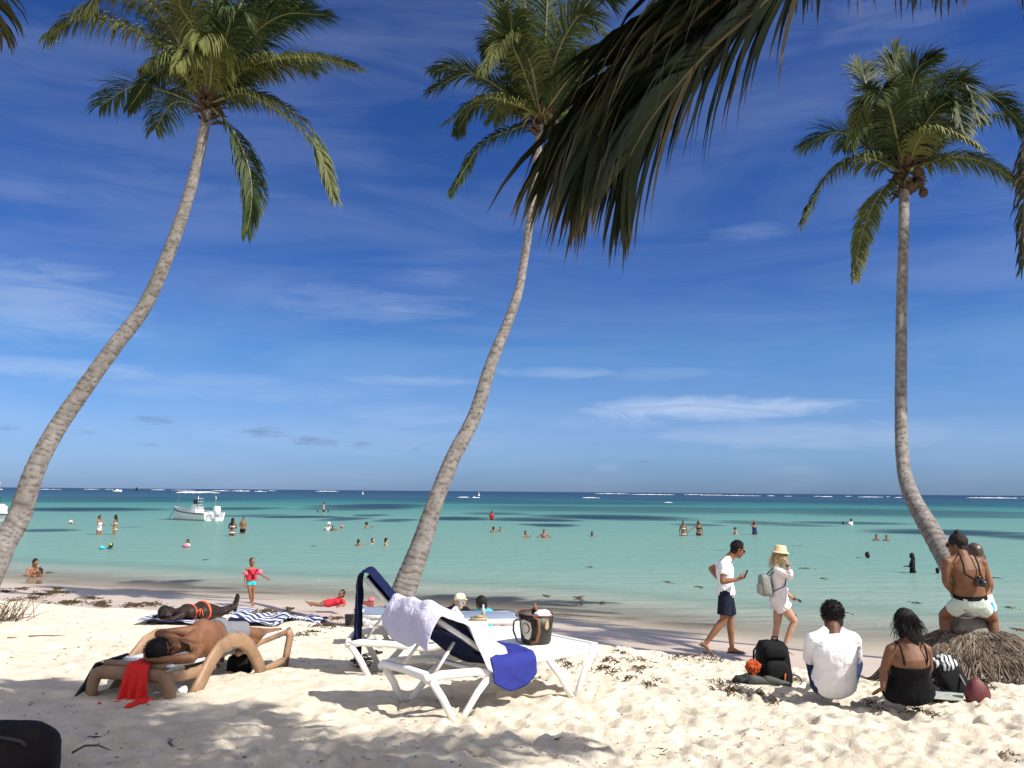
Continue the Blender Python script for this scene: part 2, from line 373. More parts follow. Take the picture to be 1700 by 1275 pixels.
base = ramp(mth(t, 'DIVIDE', d_, 1.6), [(q_/1.6, c_) for q_, c_ in [(0, s2l(22,42,88,K)), (.03, s2l(28,58,96,K)), (.07, s2l(36,78,104,K)), (.13, s2l(44,98,118,K)), (.19, s2l(60,132,132,K)), (.28, s2l(92,158,148,K)),
        (.45, s2l(120,172,160,K)), (.8, s2l(134,178,164,K)), (1.15, s2l(138,182,168,K)), (1.6, s2l(160,188,172,K))]], tree=t)
eg = []
for (px, py, hw, hh, st) in [(150,845,140,3.4,.85),(90,879,55,3,.7),(190,831,190,3,.5),(400,843.5,75,2.4,.7),(430,855,60,2.4,.6),(620,841,95,5,.8),(500,857,65,2.4,.8),(576,861,40,2.4,.75),(617,855,28,1.6,.7),
        (660,863,38,2.4,.75),(764,860,55,3,.8),(822,852,60,2,.6),(868,861,62,2.8,.75),(892,870,30,1.8,.6),(1010,858,125,4.6,.85),(900,862,70,2.8,.8),(917,871,44,2.4,.8),(1150,870,44,2,.6),(1245,867,60,3.2,.55),
        (1080,846,330,5,.5),(1490,851,300,6.5,.55),(1400,867,90,2,.65),(1580,883,135,4.6,.8),(1690,890,90,5,.7),(1305,870,55,2.4,.5),(230,827,260,2.4,.5),(900,834,280,2.6,.45),(1300,832,300,3,.4),(1550,838,200,3,.35),
        (232,874,26,1.6,.3),(1186,911,12,1.2,.35),(700,829,150,2,.4)]:
    hz = hor(px); c = onwater(px, py); y0 = 3510/(py+hh-hz); y1 = 3510/max(py-hh-hz, 2)
    eg.append((c.x, (y0+y1)/2, hw/F*c.y*1.1, (y1-y0)/2*1.25, min(.97, st*1.15)))
ex, mm = ellipse_chain(t, sx.outputs[0], sx.outputs[1], mth(t, 'MULTIPLY', mth(t, 'SUBTRACT', nW2, .5), 3.2), eg)
base = mixc(t, ex, base, s2l(24,50,66,.5))
# paler and see-through towards the edge
sh = mth(t, 'DIVIDE', off, 5.5, True)
base = mixc(t, mth(t, 'SUBTRACT', 1, sh, True), base, (.74,.70,.60))
dif = t.nodes.new('ShaderNodeBsdfDiffuse'); l.new(base, dif.inputs[0]); gls = t.nodes.new('ShaderNodeBsdfGlossy'); gls.inputs['Roughness'].default_value = .16; frn = t.nodes.new('ShaderNodeFresnel'); frn.inputs[0].default_value = 1.33; mxw = t.nodes.new('ShaderNodeMixShader')
r1 = noise_n(t, 1, 5, .6, aniso(1.3, 3.6)); r2 = noise_n(t, 1, 4, .6, aniso(.25, .9)); r3 = noise_n(t, 1, 3, .6, aniso(5, 11))
nb = bump(t, r2, .8, .3); nb = bump(t, r1, .9, .10, nb); nb = bump(t, r3, .5, .018, nb); [l.new(nb, n_.inputs['Normal']) for n_ in (dif, gls, frn)]; l.new(mth(t, 'MINIMUM', mth(t, 'MULTIPLY', frn.outputs[0], .75), .27), mxw.inputs[0]); l.new(dif.outputs[0], mxw.inputs[1]); l.new(gls.outputs[0], mxw.inputs[2]); t.nodes.remove(p)
tr = t.nodes.new('ShaderNodeBsdfTransparent'); tr.inputs[0].default_value = (.98,1,.99,1); ms = t.nodes.new('ShaderNodeMixShader')
nE = noise_n(t, 1, 4, .6, aniso(.5, 1.2))
al = ramp(mth(t, 'ADD', mth(t, 'DIVIDE', off, 7.0), mth(t, 'MULTIPLY', mth(t, 'SUBTRACT', nE, .5), .10)), [(0, (.03,)*3), (.25, (.25,)*3), (.6, (.74,)*3), (1, (1,)*3)], tree=t)
l.new(al, ms.inputs[0]); l.new(tr.outputs[0], ms.inputs[1]); l.new(mxw.outputs[0], ms.inputs[2])
l.new(ms.outputs[0], t.nodes['Material Output'].inputs[0])
me.materials.append(wmt); water = linkobj('water', me); tag(water, kind='structure')

# breakers along the reef
FOAM = mat('sea_foam', (.66,.69,.72), .9, .08, 1, .3, 3, .05, .2)
mb = MB()
for (x0, x1, py, th) in [(148,172,812.5,1.2),(182,196,812.6,1.2),(257,281,813.4,1.8),(290,330,813.8,1.1),(357,388,815,1.8),(390,421,815.4,1.9),(427,448,816,2.2),(450,464,815,1.2),(527,567,815.8,2),
        (762,781,825.5,2),(786,799,826.2,3.2),(967,996,826.5,2.4),(988,1046,819.8,1.6),(1046,1120,821.2,1.8),(1134,1166,821.2,1.4),(1160,1200,822,2),(1200,1238,822.8,1.5),(1102,1116,834,1.8),
        (1270,1285,823.2,1.2),(1300,1312,823.8,1.2),(1349,1358,824,1.6),(1360,1379,824.6,1.8),(1400,1412,824,1),(1420,1461,825.2,2.2),(1468,1474,824.8,1.6),(1480,1492,826,2),(1600,1688,826.8,2.8),(1690,1720,827,1.5),(60,110,812.5,1),(1210,1262,823,1.2)]:
    d = max(py-hor((x0+x1)/2), 2.0); Yd = 3510/d; n = max(6, int((x1-x0)/1.6)); H = th/F*Yd*.8; rs = []
    for i in range(n+1):
        px = x0+(x1-x0)*i/n; x = (px-850)/F*Yd; e = max(0, math.sin(math.pi*i/n))**.45
        hh = H*.72*e*(.30+.9*abs(noise.noise(V((px*.31, py, 1)))*1.6))+.02; dy = noise.noise(V((px*.05, py, 5)))*H*6
        rs.append([(x, Yd+dy-H*1.5, -.05), (x, Yd+dy-H*.5, hh*.75), (x, Yd+dy, hh), (x, Yd+dy+H*1.2, -.05)])
    mb.rings(rs, 0, False, False)
tag(mb.build('breaking_waves', FOAM), 'thin white lines of surf breaking along the far reef', 'waves', kind='stuff')

# ------------------------------------------------------------------ seaweed, twigs
WEED = mat('seaweed', (.085,.055,.028), .8, .5, 30, .4, 80, .004, .2)
mb = MB(); rs_ = random.Random(3)
def strand(mb, p, ln, r, rs_, lift=.02):
    a = rs_.uniform(0, 6.28); q = V(p); pts = [q.copy()]
    for k in range(3):
        a += rs_.uniform(-.9, .9); q = q+V((math.cos(a), math.sin(a), 0))*ln/3
        pts.append(V((q.x, q.y, max(p[2]+rs_.uniform(0, lift), p[2]))))
    mb.tube(pts, [r, r*.9, r*.6, r*.2], 3, 0, False)
patches = [(1215,1148,34,9,260),(1262,1158,24,6,110),(1290,1166,16,4,60),(1195,1135,20,5,60),(1060,1112,16,6,90),(1040,1128,14,4,60),(1075,1140,14,5,60),(1090,1134,10,4,40),(985,1088,12,4,70),(1010,1098,18,5,110),(1000,1112,24,6,90),(960,1082,14,3,50),(945,1105,24,6,80),(1030,1085,16,3,60),
   (1445,1170,22,4,60),(1460,1184,14,5,60),(1520,1182,24,5,80),(1545,1190,20,4,50),(1140,1092,44,4,120),(1190,1098,30,3,70),(1060,1098,30,3,80),(90,984,22,3,160),(70,988,30,4,110),(168,1003,16,6,240),(120,1001,22,3,140),(20,1000,22,4,160),(55,994,26,3,100),(220,1006,20,4,140),(150,994,22,2.4,110),
   (250,1004,30,4,160),(96,978,6,3,60),(35,978,14,2,60),(10,983,18,2,60),(112,1002,40,3,160),(440,1016,26,4,180),(475,1022,18,4,160),(480,1012,10,3,70),(400,1020,30,3,120),(545,1040,30,4,120),(520,1052,20,3,80),(560,1028,20,3,90),(500,1058,24,4,50),
   (1015,1118,9,4,40),(930,1095,16,4,60),(885,1130,26,4,60),(840,1136,20,3,40),(1266,1069,9,3,60),(1170,1086,12,2,40),(600,1106,16,3,40),(350,1108,20,4,40),(250,1216,7,3,20),(158,1226,4,2,10),(282,1236,5,3,12),(1680,1262,26,10,120),(1660,1258,16,6,70),(1330,1215,10,3,14),(1075,1210,8,3,10),(1450,1220,10,3,14),
   (1100,1250,8,3,10),(920,1230,8,3,10),(1230,1240,8,3,8),(1390,1200,12,3,10),(1560,1240,10,4,12)]
for (px, py, hw, hh, n) in patches:
    for k in range(int(n*(.38 if px > 820 else .7))):
        a = rs_.uniform(0, 6.28); r = rs_.random()**.75*(1+.45*math.sin(a*3+px)+.3*math.sin(a*7+py))
        g = G(px+hw*r*math.cos(a), py+hh*r*math.sin(a)); sc = g.y/8
        strand(mb, (g.x, g.y, gz(g.x, g.y)+rs_.uniform(.0, .035)*(1-r)), rs_.uniform(.03, .09)*sc**.5, rs_.uniform(.003, .007)*sc**.6, rs_, .03 if n > 30 else .008)
for k in range(1500):                                    # scattered crumbs
    g = G(rs_.uniform(0, 1700), rs_.choice([rs_.uniform(985, 1120), rs_.uniform(1060, 1275)]))
    if inland(g.x, g.y) < 3.2: continue
    strand(mb, (g.x, g.y, gz(g.x, g.y)+rs_.uniform(-.005, .02)), rs_.uniform(.008, .05), rs_.uniform(.0015, .0045), rs_, .01)
tag(mb.build('seaweed', WEED), 'brown dried seaweed scattered in clumps over the beach sand', 'seaweed', kind='stuff')
mb = MB()
for (px, py, hw) in [(1320,906,14),(1334,944,7),(1340,944,6),(1110,967,6),(1395,1018,8),(1310,1021,12),(905,990,5),(960,995,8),(1000,1002,5),(340,930,6),(80,951,8),(520,907,3),(960,992,6),(1365,961,5),(1518,1001,6),(1680,1010,8),(1690,1046,7),(1160,975,4),(980,942,4),(1585,952,5),(640,985,3),(1655,960,6),(1390,1032,8),(960,1003,10)]:
    c = onwater(px, py)
    for k in range(12):
        strand(mb, (c.x+rs_.gauss(0, hw/F*c.y*.5), c.y+rs_.gauss(0, .12), .012), rs_.uniform(.06, .16), .010, rs_, .01)
tag(mb.build('seaweed', WEED), 'small dark scraps of seaweed floating on the shallow turquoise water', 'seaweed', kind='stuff')
TWIG = mat('dry_twig', (.13,.09,.055), .85, .3, 20, .4, 90, .003, .2)
def twig(label, pts, r=.006):
    P = []
    for (px, py, h) in pts: g = G(px, py); P.append(V((g.x, g.y, gz(g.x, g.y)+.012+h)))
    m = MB(); m.tube(P, [r, r, r*.8, r*.3][:len(P)] if len(P) == 4 else r, 5)
    tag(m.build('twig', TWIG, base=P[0]), label, 'twig')
twig('long curved dark twig on the shaded sand right of the dark bag', [(120,1253,0),(140,1247,.02),(162,1246,.02),(184,1249,0)], .008)
twig('straight pale twig lying on bright sand at the far left', [(47,1058,0),(70,1057,0),(90,1057,0),(109,1056,0)], .008)
twig('short bent twig on the shaded sand below the tan lounger', [(342,1238,0),(352,1242,.01),(362,1241,.01),(370,1236,0)], .005)
twig('thin twig on the bright sand at the left frame edge', [(12,1060,0),(18,1060,0),(24,1060,0),(30,1059,0)], .006)
twig('short crooked twig on the sand left of the red cloth end', [(276,1234,0),(280,1238,.01),(283,1239,.0),(286,1241,0)], .006)
m = MB(); g0 = G(8, 1030)
for k in range(70):
    a = rs_.uniform(-.4, 3.5); h = rs_.uniform(.05, .32); ln = rs_.uniform(.1, .42); q = V((g0.x+rs_.gauss(0, .12), g0.y+rs_.gauss(0, .15), gz(g0.x, g0.y)))
    m.tube([q, q+V((math.cos(a)*ln*.5, math.sin(a)*ln*.4, h*.8)), q+V((math.cos(a)*ln, math.sin(a)*ln*.6, h))], [.005, .004, .001], 4)
tag(m.build('dry_shrub', TWIG, base=(g0.x, g0.y, gz(g0.x, g0.y))), 'leafless dry twiggy beach shrub at the left frame edge', 'shrub')

# ------------------------------------------------------------------ palms
BARK, t, p, l = newmat('palm_bark')
ta = t.nodes.new('ShaderNodeAttribute'); ta.attribute_name = 'tone'
oc = t.nodes.new('ShaderNodeTexCoord')
c1 = ramp(noise_n(t, 6, 7, .7), [(.28, (.115,.104,.095)), (.5, (.205,.188,.173)), (.72, (.31,.29,.268))], tree=t)
c1 = mixc(t, mth(t, 'MULTIPLY', ta.outputs['Fac'], .75), c1, (.07,.052,.04))
l.new(c1, p.inputs['Base Color']); p.inputs['Roughness'].default_value = .85; p.inputs['Specular IOR Level'].default_value = .2
mp = t.nodes.new('ShaderNodeMapping'); mp.inputs['Scale'].default_value = (1, 1, 3); l.new(oc.outputs['Object'], mp.inputs[0])
l.new(bump(t, noise_n(t, 16, 6, .7, mp.outputs[0]), .8, .025), p.inputs['Normal'])
def leafmat(name, ca, cb, rough=.38, trans=.22):
    m, t, p, l = newmat(name)
    a = t.nodes.new('ShaderNodeAttribute'); a.attribute_name = 'tone'
    c = mixc(t, a.outputs['Fac'], ca, cb); c = mixc(t, .5, c, ramp(noise_n(t, 3, 4), [(.3, (.55,.55,.55)), (.7, (1.25,1.25,1.1))], tree=t), 'MULTIPLY')
    l.new(c, p.inputs['Base Color']); p.inputs['Roughness'].default_value = rough; p.inputs['Specular IOR Level'].default_value = .2
    tl = t.nodes.new('ShaderNodeBsdfTranslucent'); l.new(c, tl.inputs[0]); ms = t.nodes.new('ShaderNodeMixShader'); ms.inputs[0].default_value = trans
    l.new(p.outputs[0], ms.inputs[1]); l.new(tl.outputs[0], ms.inputs[2]); l.new(ms.outputs[0], t.nodes['Material Output'].inputs[0]); return m
LEAF = leafmat('palm_leaf', (.014,.035,.011), (.25,.25,.07), .62, .14)
STEM = mat('palm_stem', (.17,.16,.06), .5, .3, 6, .2, 40, .004, .4)
HUSK = mat('palm_husk', (.075,.048,.030), .9, .45, 8, .6, 40, .01, .15)
DRY = leafmat('palm_leaf_dry', (.20,.13,.075), (.55,.42,.27), .6, .15)
def spline(pts, n):
    """Catmull-Rom through pts"""
    P = [pts[0]*2-pts[1]]+list(pts)+[pts[-1]*2-pts[-2]]; o = []
    m = len(pts)-1
    for k in range(n+1):
        u = k/n*m; i = min(int(u), m-1); f = u-i; a, b, c, d = P[i], P[i+1], P[i+2], P[i+3]
        o.append(.5*((2*b)+(c-a)*f+(2*a-5*b+4*c-d)*f*f+(3*b-a-3*c+d)*f**3))
    return o
def frond(parent, pts, Lm=.75, n=80, tone=.1, droop=.45, wdt=.032, rr=.03, seed=0, wind=(.12,.02,0), mats=None, seg=4, name='frond', start=.1, drytip=.0, side=(1,1), base=None, profile=None, sweep=0):
    rd = random.Random(seed); C = spline(pts, 40); mb = MB()
    mb.tube(C, [rr*(1-.85*i/40) for i in range(41)], 6, 1, True)
    up = V((0,0,1)); L0 = sum((C[i+1]-C[i]).length for i in range(40))
    for k in range(n):
        tt = start+(1-start)*(k+.5)/n; u = tt*40; i = min(int(u), 39); p0 = C[i].lerp(C[i+1], u-i)
        T = (C[min(i+2, 40)]-C[max(i-1, 0)]).normalized(); s = T.cross(up); sl_ = s.length; xp = V((1,.25,0)); xp = xp-T*xp.dot(T)
        if s.dot(xp) < 0: xp = -xp
        s = s+xp*max(0, .75-sl_)*2.2; s = s.normalized() if s.length > 1e-3 else V((1,0,0)); N = s.cross(T).normalized()
        prof = profile(tt) if profile else math.sin(math.pi*min(1, tt*.80+.13))**.6
        for sg in (-1, 1):
            if rd.random() < .05 or rd.random() > side[0 if sg < 0 else 1]: continue
            ln = Lm*prof*rd.uniform(.82, 1.08); al = R(28+38*tt+sweep+rd.uniform(-8, 8))
            d = (s*sg*math.cos(al)+T*math.sin(al)+N*rd.uniform(-.05, .4)).normalized()
            tn = min(1, max(0, tone+(rd.uniform(-.08, .12) if tone > .045 or seg == 4 else rd.uniform(-.02, .03))+(.3 if rd.random() < .04 else 0))); pts2 = [p0]; ds = []; q = p0.copy(); dr = droop*rd.uniform(.6, 1.4)
            for j in range(seg):
                ds.append(d.copy()); q = q+d*ln/seg; pts2.append(q.copy())
                d = (d+V((wind[0], wind[1], -dr+wind[2]))*(.55+.25*j)).normalized()
            ds.append(d.copy()); wp = [.55, 1, .85, .55, .05] if seg == 4 else [.6, 1, 1, .9, .7, .4, .05]
            vs = []; 
            for j, q in enumerate(pts2):
                wv = ds[j].cross(N); wv = wv.normalized() if wv.length > .1 else s
                w_ = wdt*wp[j]*.5; vs += [q-wv*w_, q+wv*w_]
            tl = []
            for j in range(len(pts2)): tl += [min(1, tn+(drytip*rd.random() if j >= seg else .25*drytip*rd.random()**2 if j == seg-1 else 0))]*2
            mb.add(vs, [(2*j, 2*j+1, 2*j+3, 2*j+2) for j in range(seg)], 0, tl)
    return mb.build(name, mats or [LEAF, STEM], parent, base=base)
def trunk(parent, cl, ys, rings=260, name='trunk', bumpy=1.0, base=None, wscale=1.0):
    n0 = len(cl); P = []
    for i, (px, py, wd) in enumerate(cl): P.append(W(px, py, ys[i]))
    C = spline(P, rings); mb = MB(); rs = []; at_ = []; n = 28; acc = 0; x = V((1,0,0))
    for i, c in enumerate(C):
        u = i/rings*(n0-1); k = min(int(u), n0-2); f = u-k; wd = cl[k][2]*(1-f)+cl[k+1][2]*f; Yd = ys[k]*(1-f)+ys[k+1]*f
        r = wd/2/F*Yd*wscale*.86
        if i: acc += (c-C[i-1]).length
        T = (C[min(i+1, rings)]-C[max(i-1, 0)]).normalized(); x = (x-T*x.dot(T)).normalized(); y = T.cross(x)
        ph = acc/.105+noise.noise(V((acc*2, 0, 3)))*1.4; ring = []
        for j in range(n):
            a = 2*math.pi*j/n; d = x*math.cos(a)+y*math.sin(a); ph2 = (ph+.35*math.sin(a+ph*.4)+noise.noise(c*3+d)*.5) % 1
            k2 = (1-ph2)**2*.05+.03*noise.noise(c*4+d*1.5)+.03*noise.noise(c*14+d*3)
            ring.append(c+d*r*(1+k2*bumpy)); at_.append(max(0, min(1, (1 if ph2 > .84 else 0)*.9+.5*noise.noise(c*9+d*2.5))))
        rs.append(ring)
    mb.rings(rs, 0, True, True, at_)
    return mb.build(name, BARK, parent, base=base), C
def husks(parent, c, r, seed, n=26):
    rd = random.Random(seed); mb = MB()
    for k in range(n):
        a = rd.uniform(0, 6.28); z = rd.uniform(-.35, .25); d = V((math.cos(a), math.sin(a), 0)); q = c+V((0,0,z))
        mb.tube([q+d*r*.4, q+d*r*1.0+V((0,0,.07)), q+d*r*rd.uniform(1.2, 1.9)+V((0,0,rd.uniform(-.05, .22)))], [.05, .06, .02], 6, 0, True, .35)
    return mb.build('husk', HUSK, parent)
def nuts(parent, c, lst, r=.11):
    for (dx, dz, dy) in lst:
        m = MB(); m.ball(c+V((dx, dy, dz)), (r*.85, r*.85, r)); m.build('coconut', HUSK, parent)
def palm(label, cl, ys, Y, fr, seed, extra=6, Lm=.75, bumpy=1.0, rr=.03, topy=None, ws=1.0, spread=2.2, tone0=.06):
    b = W(cl[0][0], cl[0][1], ys[0]); b.z = gz(b.x, b.y)
    root = empty('palm_tree', b, label, 'palm tree', 'leaning coconut palms along the beach')
    tr_, C = trunk(root, cl, ys, 300, bumpy=bumpy, wscale=ws)
    c = C[-1]
    for i, (pp, dy, tone, ln, kw) in enumerate(fr):
        n = len(pp); P = [c+V((0,0,.1))]+[W(x, y, Y+dy*((j+1)/(n-1)) if n > 1 else Y) for j, (x, y) in enumerate(pp[1:])]
        frond(root, P, Lm*ln*1.05, 120, tone*.62, seed=seed*100+i, rr=rr, drytip=.3, **{**dict(wdt=.036, droop=.38), **kw})
    rd = random.Random(seed)
    for k in range(extra):
        a = rd.uniform(.2, math.pi-.2); e = rd.uniform(.35, 1.25); h = V((math.cos(a)*math.cos(e), math.sin(a)*math.cos(e), math.sin(e)))*spread
        frond(root, [c, c+h*.5+V((0,0,.15)), c+h*1.0+V((0,0,.1)), c+h*1.35+V((math.cos(a)*.25, math.sin(a)*.25, -.45))], Lm*1.1, 90, rd.uniform(.0, .12), seed=seed*100+50+k, rr=rr, drytip=.2, wdt=.036, droop=.35)
    husks(root, c, .24, seed, 40)
    return root, c
P1, c1_ = palm('tall leaning palm at the left, its trunk foot outside the frame, oldest fronds browning',
  [(-60,1040,50),(-25,975,46),(6,905,42),(31,859,40),(58,780,35),(92,715,33),(136,650,31),(190,575,29),(236,515,27),(272,440,25),(300,365,23),(320,300,21),(335,235,19),(345,180,18)],
  [15.3,15.5,15.8,16,16,16.2,16.3,16.4,16.5,16.5,16.5,16.5,16.5,16.5], 16.5,
  [([(345,165),(300,95),(215,45),(140,25),(78,62)], -.6, .42, .9, dict(droop=1.0)), ([(345,165),(275,35),(200,-20),(140,15)], -1.2, .5, 1.0, dict(droop=.8)), ([(345,165),(280,60),(215,5),(150,-40)], .4, .1, 1.1, {}),
   ([(345,165),(310,40),(270,-60),(230,-110)], .2, .05, 1.1, {}), ([(345,165),(350,30),(360,-80),(370,-150)], -.4, .12, 1.1, {}), ([(345,165),(385,40),(430,-40),(480,-80)], 0, .05, 1.1, {}),
   ([(345,165),(395,60),(455,0),(525,-20)], .5, .05, 1.1, {}), ([(345,165),(410,70),(470,25),(540,25)], -.3, .08, 1.05, {}), ([(345,165),(395,125),(440,102),(520,95),(600,115)], -.5, .62, .75, dict(droop=.8)),
   ([(345,170),(395,128),(450,108),(530,98),(590,108)], .2, .3, .7, dict(droop=.9)),
   ([(345,175),(405,155),(470,190),(525,245),(556,330)], -.3, .45, .72, dict(droop=.9)), ([(345,175),(395,158),(450,165),(515,215),(550,310)], .5, .25, .7, dict(droop=.9)), ([(350,185),(385,215),(412,275),(418,330),(410,385)], 0, .05, .7, dict(droop=.9)),
   ([(345,165),(305,110),(255,125),(215,178)], .8, .05, .7, dict(droop=.9)), ([(345,165),(335,95),(318,85),(292,110)], -2.0, .75, .7, dict(droop=1.2)), ([(345,165),(352,100),(345,60),(330,70)], -1.8, .65, .9, dict(droop=1.4)),
   ([(345,165),(325,60),(300,10),(290,-30)], -1.0, .35, 1.0, dict(droop=.7)), ([(345,165),(300,120),(270,100),(240,110)], -1.0, .3, .7, dict(droop=1.0)), ([(345,165),(370,80),(385,30),(395,20)], -1.5, .1, 1.0, dict(droop=.8))],
  1, 8, .95, rr=.035, spread=2.6)
P2, c2_ = palm('slender leaning palm in the middle, growing from behind the white loungers',
  [(650,1060,58),(661,1010,53),(676,965,48),(699,905,41),(722,835,33),(752,760,31),(788,690,29),(815,605,25),(842,538,21),(859,490,19),(869,440,17),(880,365,17),(890,280,17),(897,205,18)],
  [14.2,14.2,14.3,14.4,14.6,14.9,15.2,15.5,15.8,16,16.2,16.3,16.4,16.5], 16.5,
  [([(895,195),(860,175),(800,163),(735,207)], -1.0, .5, .6, dict(droop=.6)), ([(895,195),(850,160),(780,122),(715,150)], -.3, .15, .9, {}), ([(895,195),(830,150),(770,110),(722,118)], .8, .1, .9, {}),
   ([(895,195),(880,105),(845,62),(800,118)], -1.6, .5, .8, dict(droop=.7)), ([(895,195),(860,90),(830,15),(815,-25)], 0, .1, 1.0, {}), ([(895,195),(880,70),(865,-30),(850,-70)], .3, .05, 1.1, {}), ([(895,195),(905,70),(910,-30),(915,-80)], -.6, .05, 1.1, {}),
   ([(895,195),(925,90),(965,25),(1003,58)], -.8, .18, 1.0, {}), ([(895,195),(935,70),(985,-5),(1015,0)], .3, .08, 1.1, {}), ([(890,215),(850,215),(800,240),(748,320)], -.3, .05, .65, dict(droop=.9)), ([(897,200),(985,178),(1060,178),(1112,208)], 0, .5, .6, dict(droop=.7)),
   ([(895,195),(955,120),(1010,100),(1050,150)], .4, .1, .9, {}), ([(895,195),(870,120),(850,70),(850,30)], -1.2, .1, 1.0, {}), ([(895,200),(850,180),(790,175),(760,215)], .6, .05, .8, dict(droop=.7)), ([(895,195),(930,150),(960,110),(980,110)], -1.2, .12, .9, {})],
  2, 7, .82, rr=.03, spread=1.9, ws=.93)
P3, c3_ = palm('palm at the right with a long bare trunk rising from an exposed mound of roots',
  [(1624,1062,50),(1613,1028,46),(1600,990,40),(1583,950,38),(1562,910,37),(1538,868,34),(1513,822,29),(1500,775,24),(1496,700,22),(1496,600,21),(1497,500,20),(1500,400,19),(1501,330,19),(1503,298,21)],
  [9.2,9.35,9.7,10.1,10.6,11,11.6,12.2,12.8,13.4,13.9,14.4,14.8,15], 15,
  [([(1503,290),(1440,262),(1380,285),(1330,372)], -.4, .3, .85, dict(droop=.9)), ([(1503,300),(1462,320),(1432,385),(1418,462)], -.6, .4, .6, dict(droop=.6)), ([(1503,285),(1470,200),(1440,168),(1412,238)], -.6, .3, .8, dict(droop=.5)),
   ([(1503,285),(1492,190),(1485,120),(1492,82)], 0, .22, .8, {}), ([(1503,285),(1525,190),(1560,125),(1612,160)], .5, .08, 1.0, {}), ([(1503,285),(1540,190),(1595,135),(1625,195)], -.8, .15, 1.0, {}), ([(1503,285),(1575,205),(1640,160),(1702,212)], 0, .15, .9, {}),
   ([(1503,285),(1600,215),(1670,190),(1740,250)], .6, .08, .9, {}), ([(1503,285),(1530,225),(1570,215),(1624,242)], -1.7, .75, .7, dict(droop=.8)), ([(1503,292),(1565,262),(1630,268),(1700,310)], -.5, .4, .85, dict(droop=.9)), ([(1503,285),(1465,200),(1438,140),(1432,110)], .5, .1, .9, {}),
   ([(1503,285),(1510,180),(1520,120),(1550,95)], -.6, .1, .9, {}), ([(1503,285),(1540,200),(1580,170),(1600,215)], -1.2, .1, .9, {}), ([(1503,285),(1480,190),(1465,150),(1455,170)], -1.3, .08, .9, {})],
  3, 7, .74, rr=.028, spread=1.7, bumpy=1.1)
nuts(P3, c3_, [(-.02,-.22,-.22),(.2,-.15,-.15),(.28,-.3,-.1),(-.2,-.05,-.1),(.12,.05,-.25)], .1)
m = MB(); rd = random.Random(9)                              # flower stalks of the middle palm
for k in range(26):
    a = rd.uniform(2.6, 6.6); m.tube([c2_, c2_+V((math.cos(a)*.2, -.25, .12)), c2_+V((math.cos(a)*.4, -.35, rd.uniform(-.25, .3)))], [.015, .013, .006], 5)
m.build('flower_stalk', STEM, P2)

# exposed root mound of the right palm
rb = V((5.05, 8.5, gz(5.05, 8.5)))
ROOT = mat('dry_root', (.12,.092,.07), .9, .5, 10, .5, 60, .006, .15); ROOTD = mat('root_soil', (.075,.055,.04), .95, .4, 8, .8, 30, .03, .1)
m = MB(); rd = random.Random(4); rc = W(1606, 1050, 9.2)
prof = [(0, 0), (.3, -.02), (.62, -.12), (.9, -.26), (1.02, -.42)]
for i in range(1):
    rs = []
    for (r, dz) in prof[1:]:
        rs.append([V((rc.x+.05+r*.95*math.cos(a)*1.0, rc.y+r*.45*math.sin(a), rc.z+dz+.04*math.sin(3*a)+.03*math.sin(7*a))) for a in [2*math.pi*k/40 for k in range(40)]])
    m.rings(rs[::-1], 0, True)
m.build('root_soil', ROOTD, P3, mods=[('SUBSURF', dict(levels=2)), ('DISP', dict(scale=.12, strength=.10))])
m = MB()
for k in range(1700):
    a = rd.gauss(-math.pi/2, 1.15) if k % 3 else rd.uniform(0, 6.28); r0 = rd.uniform(.25, .85); r1 = r0+rd.uniform(.15, .55); r1 = min(r1, 1.18+rd.uniform(-.1, .12)); tw = rd.uniform(-.45, .45); pts = []
    for j in range(6):
        f = j/5; r = r0+(r1-r0)*f; aa = a+tw*f*f; dz = -.02-.40*(r/1.02)**1.7+rd.uniform(-.015, .04)-(.14*f if r > .9 else 0)
        z = max(rc.z+.06+dz, gz(rc.x+r*math.cos(aa), rc.y+.5*r*math.sin(aa))+.0); pts.append(V((rc.x+.05+r*math.cos(aa)*.98, rc.y+r*math.sin(aa)*.50, z)))
    q = rd.uniform(.004, .009); m.tube(pts, [q, q, q*.9, q*.8, q*.6, q*.3], 4, rd.choice([0, 0, 1]))
m.build('roots', [ROOT, mat('pale_root', (.22,.18,.145), .9, .4, 10, .4, 60, .006, .15)], P3)
m = MB(); tb_ = W(1606, 1050, 9.25)
m.rings([[tb_+V((r*math.cos(a)*(1+.12*math.sin(3*a)+.07*math.sin(7*a)), r*.8*math.sin(a), z)) for a in [2*math.pi*k/36 for k in range(36)]] for r, z in ((.16,.16), (.19,.08), (.24,.03), (.31,.0), (.38,-.05))]); m.build('root_flare', mat('pale_bark', (.20,.175,.15), .9, .35, 9, .8, 30, .02, .15), P3)
